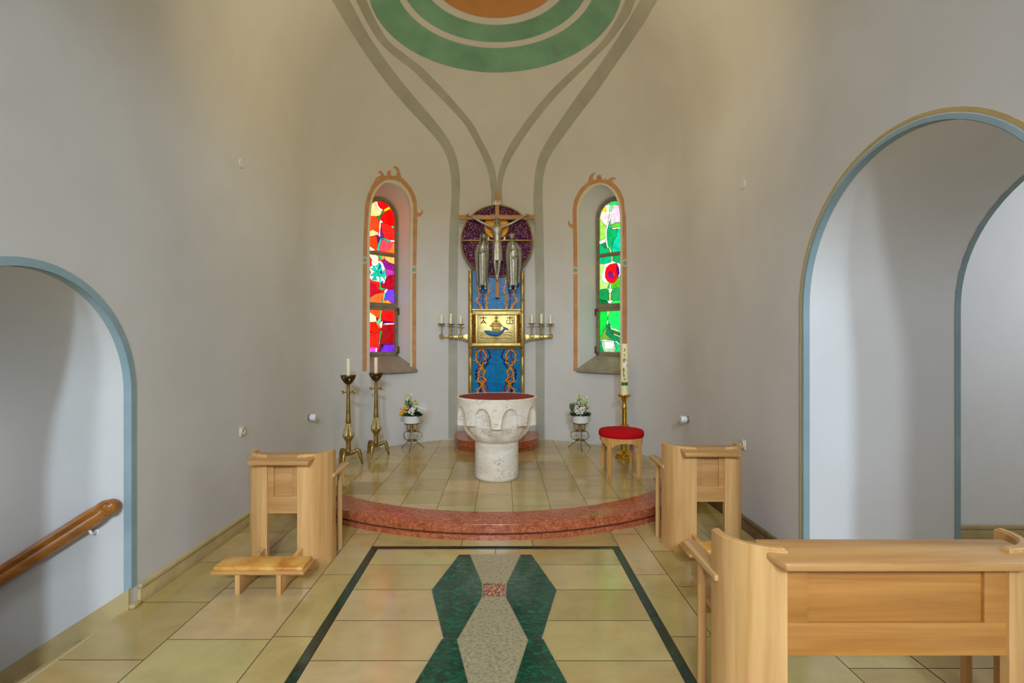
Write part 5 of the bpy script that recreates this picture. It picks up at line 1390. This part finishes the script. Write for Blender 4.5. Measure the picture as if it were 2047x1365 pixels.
candle('altar_candle', 'cream candle on the tall candlestick under the red window', (-1.672, 6.78, HP+1.10), .0235, .205)

# ---- Easter candle and its stand
X, Y = (1248-PX)/F*6.7, 6.7
ps = tag(empty('brass_candle_stand', (X, Y, HP)), 'polished brass stand with twisted shaft behind the red stool', 'candle stand')
bm = bmesh.new()
lathe(bm, [(.118, 0), (.122, .012), (.105, .03), (.112, .045), (.112, .055), (.075, .075), (.055, .09), (.050, .11), (.050, .21), (.058, .22), (.060, .235), (.040, .26), (.030, .28), (.030, .38), (.060, .40), (.068, .412), (.055, .43), (.034, .44)], n=40)
lathe(bm, [(.036, .635), (.042, .645), (.036, .66), (.028, .68), (.028, .74), (.032, .76), (.055, .785), (.082, .80), (.088, .815), (.085, .823), (.052, .825), (.002, .825)], n=40)
link('turned_body', bm, M['gold'], ps)
bm = bmesh.new(); rings = []
for k in range(61):
    z = .435+.205*k/60; tw = k*.42; rings.append([bm.verts.new(((.030+.006*math.cos(3*(a-tw)))*math.cos(a), (.030+.006*math.cos(3*(a-tw)))*math.sin(a), z)) for a in [2*PI*i/36 for i in range(36)]])
for a, b in zip(rings, rings[1:]):
    for i in range(36): bm.faces.new((a[i], a[(i+1) % 36], b[(i+1) % 36], b[i]))
link('twisted_shaft', bm, M['gold'], ps, ang=80)
pc = tag(empty('easter_candle', (X, Y, HP+.825)), 'thick ivory candle with green and white decoration beside the green window', 'candle')
rc = .050; bm = bmesh.new(); lathe(bm, [(rc, 0), (rc, .655), (rc*.94, .662), (.012, .655), (.004, .65)], n=40); link('wax_body', bm, M['wax_yellow'], pc)
bm = bmesh.new(); tube(bm, [(0, 0, .65), (.002, 0, .675)], .002, 6); link('wick', bm, M['wick'], pc)
ORN = {'g': simple('green_wax', srgb(34, 110, 40), .5), 'w': simple('white_wax', srgb(245, 245, 245), .5, var=.02), 'r': simple('dark_red_wax', srgb(86, 30, 20), .5)}
def wrap(u, z, lift=.002):            # u: metres round the candle from the side facing the room
    a = -PI/2-.12+u/rc; return Vector(((rc+lift)*math.cos(a), (rc+lift)*math.sin(a), z))
def dec(name, strokes, m, th):
    bm = bmesh.new()
    for P in strokes: tube(bm, [wrap(u, z) for u, z in P], th, 6)
    link(name, bm, m, pc)
dec('green_vine', [[(-.018, .46), (-.014, .40), (-.008, .33), (-.016, .28), (-.006, .25)], [(-.01, .48), (-.004, .44), (.0, .40)], [(-.016, .26), (-.010, .22), (.002, .25)], [(-.02, .34), (-.012, .30), (.004, .31)], [(.006, .47), (-.006, .44)]], ORN['g'], .0045)
bm = bmesh.new()
for a in range(7):
    p = wrap(-.004+.012*math.cos(a*.9), .385+.012*math.sin(a*.9)*2.2, .003); sph(bm, p, .011, (1, .5, 1.3), n=8)
link('white_blossom', bm, ORN['w'], pc)
for P_ in ([(-.006, .60), (.0, .575), (-.008, .56)], [(-.010, .53), (-.002, .515), (-.008, .495)], [(.024, .455), (.026, .445)], [(.028, .375), (.042, .375)], [(-.012, .20), (-.004, .185), (.006, .195), (-.002, .215)]): dec('dark_ornament', [P_], ORN['r'], .0045)
bm = bmesh.new()
vs = [[bm.verts.new(wrap(-.045+.09*i/16, z, .0025)) for i in range(17)] for z in (.118, .162)]
for i in range(16): bm.faces.new((vs[0][i], vs[0][i+1], vs[1][i+1], vs[1][i]))
link('green_band', bm, ORN['g'], pc)

# ---- wrought flower stands
def flower_stand(label, X, Y, rz):
    root = tag(empty('flower_stand', (X, Y, HP), rz), label, 'plant stand', 'wrought brass flower stands')
    for k in range(3):
        a = 2*PI*k/3; c, s = math.cos(a), math.sin(a); bm = bmesh.new()
        prof_ = [(.060, .365), (.078, .35), (.082, .32), (.082, .262), (.072, .252), (.080, .248), (.118, .238), (.142, .21), (.146, .18), (.135, .15), (.105, .13), (.075, .126), (.070, .118), (.078, .10), (.12, .062), (.165, .026), (.178, .012), (.176, .0)]
        pts = crom([(r_, 0, z) for r_, z in prof_], 3)
        tube(bm, [(p.x*c, p.x*s, p.z) for p in pts], .0062, 8)
        link('scroll_leg', bm, M['brass'], root)
    for z, r_ in ((.262, .062), (.128, .060)):
        bm = bmesh.new(); n = 28
        rows = [[bm.verts.new((rr*math.cos(2*PI*i/n), rr*math.sin(2*PI*i/n), z+dz)) for i in range(n)] for rr, dz in ((r_, -.010), (r_+.008, -.010), (r_+.008, .010), (r_, .010))]
        for a_, b_ in zip(rows, rows[1:]+rows[:1]):
            for i in range(n): bm.faces.new((a_[i], a_[(i+1) % n], b_[(i+1) % n], b_[i]))
        link('ring', bm, M['brass'], root)
    bm = bmesh.new(); lathe(bm, [(.085, .362), (.105, .364), (.105, .372), (.002, .372)], n=28)
    for k in range(3):
        a = 2*PI*k/3+.6; tube(bm, [(.03*math.cos(a), .03*math.sin(a), .30), (.012*math.cos(a), .012*math.sin(a), .33), (.03*math.cos(a), .03*math.sin(a), .362)], .006, 6)
    link('top_plate', bm, M['brass_dark'], root)
    return root
fs1 = (-1.272, 7.20); fs2 = ((1160-PX)/F*7.22, 7.22)
flower_stand('wrought stand with scroll legs, left of the font under the yellow flowers', *fs1, .52)
flower_stand('wrought stand with scroll legs, right of the font under white flowers', *fs2, .50)
def leafblade(bm, p, d, ln, w_, bend=.3):
    d = d.normalized(); s = d.cross(Vector((0, 0, 1)));  s = s.normalized() if s.length > .01 else Vector((1, 0, 0))
    prev = None
    for i in range(5):
        t = i/4; c = p+d*ln*t+Vector((0, 0, -bend*ln*t*t)); w2 = w_*math.sin(PI*(.12+.86*t)); a, b = bm.verts.new(c-s*w2), bm.verts.new(c+s*w2+Vector((0, 0, .0)))
        if prev: bm.faces.new((prev[0], a, b, prev[1]))
        prev = (a, b)
def blossom(kind, p, r, petals, mp, mc, root, up_=.5, rnd=random):
    bm = bmesh.new()
    for k in range(petals):
        a = 2*PI*k/petals+rnd.random()*.3; sph(bm, (r*.62*math.cos(a), r*.62*math.sin(a)*.8, r*.15), r*.48, (1, 1, .35), 0, 6, Matrix.Rotation(a, 3, 'Z') @ Matrix.Rotation(-.5, 3, 'Y'))
    sph(bm, (0, 0, r*.12), r*.32, (1, 1, .6), 1, 6)
    o = link(kind, bm, [mp, mc], root, ang=70); o.location = p
    o.rotation_euler = (rnd.uniform(.5, 1.3), rnd.uniform(-.4, .4), rnd.uniform(-.5, .5)); return o
def bouquet(label, X, Y, left):
    z0 = HP+.372; root = tag(empty('potted_flowers', (X, Y, z0)), label, 'flower arrangement', 'flower bowls beside the font'); root.scale = (1.1, 1.1, 1.1)
    bm = bmesh.new(); lathe(bm, [(.075, 0), (.098, .004), (.104, .02), (.106, .09), (.109, .098), (.103, .098), (.098, .085), (.002, .08)], n=40); link('ceramic_bowl', bm, M['white_china'], root)
    rnd = random.Random(11 if left else 4); m = 1 if left else -1
    bm = bmesh.new()                                      # foliage cushion
    for i in range(420):
        a = rnd.uniform(0, 2*PI); rr = .125*math.sqrt(rnd.random()); p = Vector((rr*math.cos(a), rr*math.sin(a)*.8, .085+.02*rnd.random()))
        leafblade(bm, p, Vector((p.x*5+rnd.uniform(-.3, .3), p.y*5+rnd.uniform(-.3, .3), rnd.uniform(.3, 1.0))), rnd.uniform(.03, .075), .007, .3)
    link('foliage', bm, M['leaf'], root, ang=70)
    bm = bmesh.new()                                      # dark cushion plant
    cx_ = .07*m if left else .065
    for i in range(520):
        a, b = rnd.uniform(0, 2*PI), rnd.uniform(0, PI/2); d = Vector((math.cos(a)*math.cos(b), math.sin(a)*math.cos(b), math.sin(b)))
        k = .85 if left else .7
        leafblade(bm, Vector((cx_, -.02, .085))+d*.055*k, d+Vector((0, 0, .2)), .03*k, .0045, .1)
    link('dark_cushion_plant', bm, M['leaf_dark'], root, ang=70)
    if left:                                              # tall cream stocks, yellow primulas, white primulas, pale twigs
        sx = [(-.085, .33), (-.06, .36), (-.04, .37), (-.02, .36), (-.005, .33), (.045, .30), (.065, .29), (-.075, .26)]
    else: sx = [(-.04, .31), (-.015, .37), (.01, .35), (.035, .30), (.06, .33), (.085, .30), (0, .27)]
    bm = bmesh.new()
    for x, z in sx: tube(bm, [(x*.5, 0, .08), (x*.9, 0, z*.6), (x, -.01, z)], .0035, 6)
    for i in range(60):
        x, z = sx[rnd.randrange(len(sx))]; p = Vector((x*.8, rnd.uniform(-.02, .02), rnd.uniform(.10, z*.75))); leafblade(bm, p, Vector((rnd.uniform(-1, 1), rnd.uniform(-1, .4), 1.4)), .06, .006, .2)
    link('stem', bm, M['leaf'], root, ang=70)
    proto = None
    for x, z in sx:
        for j in range(4):
            p = (x+rnd.uniform(-.022, .022), -.01+rnd.uniform(-.02, .01), z-.022*j+rnd.uniform(-.008, .008))
            o = blossom('cream_blossom', p, rnd.uniform(.013, .018), 5, M['petal_lime'] if rnd.random() < .7 else M['petal_white'], M['leaf'], root, rnd=rnd)
    if left:
        for x, z in ((-.13, .135), (-.118, .155), (-.095, .185), (-.082, .20), (-.055, .19), (-.06, .145), (-.1, .165), (-.12, .12)):
            blossom('yellow_primula', (x, -.075+abs(x)*.2, z), .020, 6, M['petal_yellow'], simple('orange_heart', srgb(196, 96, 16), .6) if not 'orange_heart' in bpy.data.materials else bpy.data.materials['orange_heart'], root, rnd=rnd)
        wp = [(-.012, .14), (.01, .165), (.03, .15), (.018, .125), (.045, .155), (.02, .20), (.05, .19), (-.02, .155), (.03, .178), (.0, .18), (.06, .215), (.035, .115)]
    else: wp = [(-.07, .20), (-.055, .17), (-.04, .20), (-.035, .15), (-.015, .185), (0, .16), (.015, .19), (.02, .15), (-.02, .13), (.0, .20), (.035, .17), (-.07, .15), (-.05, .13), (.03, .205), (-.005, .10), (-.03, .175), (.01, .13), (-.06, .225)]
    for x, z in wp: blossom('white_blossom', (x, -.085, z), .0155, 6, M['petal_white'], M['petal_yellow'], root, rnd=rnd)
    bm = bmesh.new()
    if left:
        for k in range(7): tube(bm, [(.06+.012*k, 0, .12), (.10+.013*k, -.01, .20), (.125+.011*k+.01*rnd.random(), 0, .24+.02*rnd.random())], .0025, 5)
        for k in range(14): sph(bm, (.06+.009*k, -.01, .215-.004*k+.008*rnd.random()), .008, n=6)
        b2 = bmesh.new(); tube(b2, [(-.05, 0, .16), (-.15, -.01, .185)], [.008, .003], 6); link('bud_stalk', b2, M['leaf_dark'], root)
    else:
        for i in range(46):
            a = rnd.uniform(-.9, .5); tube(bm, [(-.05, 0, .09), (-.09-.03*rnd.random(), rnd.uniform(-.03, .03), .15+.02*rnd.random()), (-.085+.06*math.sin(a)-.01, rnd.uniform(-.04, .03), .20+.06*rnd.random())], .003, 4)
        for q_ in ([(.06, 0, .16), (.11, -.01, .20)], [(-.02, 0, .18), (-.055, -.01, .24)]):
            b2 = bmesh.new(); tube(b2, q_, [.004, .006], 6); link('bud_stalk', b2, M['leaf_dark'], root)
    link('heather_twig', bm, M['petal_white'] if left else M['leaf_grey'], root, ang=70)
    if not left:
        for x, z in ((.03, .18), (.05, .135), (.045, .19)): blossom('yellow_primula', (x, -.08, z), .010, 5, M['petal_yellow'], M['petal_yellow'], root, rnd=rnd)
    return root
bouquet('white bowl with yellow, white and cream spring flowers, left of the font', *fs1, True)
bouquet('white bowl with white blossoms and heather, right of the font', *fs2, False)

# ---- small fittings on the walls
def wall_stub(label, p, nrm, m):
    root = tag(empty('capped_wall_pipe', p), label, 'wall fitting'); n_ = Vector(nrm).normalized(); bm = bmesh.new()
    lathe(bm, [(.032, 0), (.036, .004), (.036, .02), (.033, .024)], n=28)
    link_o = link('flange', bm, M['steel'], root); link_o.rotation_euler = n_.to_track_quat('Z', 'Y').to_euler()
    bm = bmesh.new(); lathe(bm, [(.030, .02), (.036, .03), (.040, .04), (.040, .085), (.036, .092), (.002, .092)], n=28)
    c_ = link('cap', bm, m, root); c_.rotation_euler = n_.to_track_quat('Z', 'Y').to_euler(); return root
wall_stub('short white capped pipe stub sticking out of the left wall', (XL-.002, 6.02, 1.62-148/F*5.95), (1, 0, 0), M['plastic_white'])
p = hit(1376, 838, 0); nn = Vector((CX-p.x, CY-p.y, 0)).normalized()
wall_stub('short grey capped pipe stub sticking out of the right wall', p-nn*.003, nn, M['plastic_white'])
def socket(label, p, nx, rnd_=False):
    root = tag(empty('power_socket', p), label, 'socket'); bm = bmesh.new()
    box(bm, (nx*.006, 0, 0), (.012, .082, .082), .003); link('cover_plate', bm, M['plastic_cream'], root)
    bm = bmesh.new(); t = bmesh.new(); lathe(t, [(.021, -.006), (.021, .010), (.024, .012), (.030, .012), (.030, -.006)], n=28)
    add(bm, t, Matrix.Translation((nx*.008, 0, 0)) @ Matrix.Rotation(nx*PI/2, 4, 'Y')); link('socket_ring', bm, M['plastic_cream'], root)
    bm = bmesh.new()
    for s in (-1, 1): tube(bm, [(nx*.010, s*.0095, 0), (nx*.0135, s*.0095, 0)], .003, 8)
    link('socket_hole', bm, M['wick'], root); return root
def wallpt(px, py, X): v = ray(px, py); s = X/v.x; return Vector((X, s, EYE+v.z*s))
socket('cream power socket on the left wall above the prayer stall', wallpt(483, 862, XL), 1)
socket('cream power socket on the right wall behind the prayer stall', wallpt(1487, 888, XR), -1)
def cap(label, p, nx):
    bm = bmesh.new(); t = bmesh.new(); lathe(t, [(.042, 0), (.042, .004), (.036, .009), (.002, .011)], n=28)
    add(bm, t, Matrix.Rotation(nx*PI/2, 4, 'Y')); o = link('blanking_cover', bm, M['plastic_white'] if False else M['wall'], None); o.location = p
    tag(o, label, 'wall cover', 'round painted covers high on the side walls')
cap('small round painted cover high on the left wall', wallpt(482, 327, XL), 1); cap('small round painted cover high on the right wall', wallpt(1486, 369, XR), -1)

# ---- stair handrail
hr = tag(empty('handrail', (XL, LA1, 0)), 'carved dark oak handrail sloping down in the left archway', 'handrail')
def PH(px, py, off): p = at(px, py, LA1); return Vector((p.x-XL, -off, p.z))
sl = math.radians(32.5); bm = bmesh.new()
top0 = PH(215, 1010, .055); d = Vector((-math.cos(sl), 0, -math.sin(sl))); nz = Vector((-math.sin(sl), 0, math.cos(sl)))
sec = [(-.028, .050), (.0, .058), (.028, .050), (.034, .030), (.030, .014), (.024, .006), (.032, -.006), (.036, -.030), (.030, -.048), (0, -.055), (-.030, -.048), (-.036, -.030), (-.032, -.006), (-.024, .006), (-.030, .014), (-.034, .030)]
L0 = PH(200, 1028, .055); e = PH(235, 1007, .055)
path = [L0+d*1.5, L0+d*1.0, L0+d*.5, L0]+crom([tuple(p) for p in (L0-d*.001, L0-d*.045, PH(224, 1010, .055), e)], 6)[1:]
rings = []
for i, p in enumerate(path):
    tg = (path[min(i+1, len(path)-1)]-path[max(i-1, 0)]).normalized(); nn_ = Vector((0, 1, 0)).cross(tg).normalized()
    nn_ = nn_ if nn_.z > 0 else -nn_
    k = 1-.26*max(0, i-3)/(len(path)-4); rings.append([bm.verts.new(p+Vector((0, y*k, 0))+nn_*z*k) for y, z in sec])
for a, b in zip(rings, rings[1:]):
    for i in range(len(sec)): bm.faces.new((a[i], a[(i+1) % len(sec)], b[(i+1) % len(sec)], b[i]))
bm.faces.new(rings[0][::-1]); bm.faces.new(rings[-1])
link('rail', bm, M['rail_wood'], hr, ang=30)
bm = bmesh.new(); t = bmesh.new()
lathe(t, [(.001, -.034), (.032, -.034), (.041, -.028), (.045, -.016), (.045, .016), (.041, .030), (.033, .034), (.029, .030), (.024, .036), (.012, .040), (.001, .041)], n=32, close=False)
add(bm, t, Matrix.Translation(e) @ Matrix.Rotation(PI/2, 4, 'X'))
link('scroll_end', bm, M['rail_wood'], hr, ang=50)
for s_ in (.06, 1.0):
    bm = bmesh.new(); p = L0+d*s_-nz*.055; q_ = p+Vector((.0, .03, -.03)); tube(bm, [p, p-nz*.02, Vector((p.x, -.001, p.z-.03))], .008, 8)
    t = bmesh.new(); lathe(t, [(.022, 0), (.022, .005), (.015, .007)], n=20); add(bm, t, Matrix.Translation((p.x, -.001, p.z-.03)) @ Matrix.Rotation(PI/2, 4, 'X'))
    link('rail_bracket', bm, M['plastic_white'], hr)
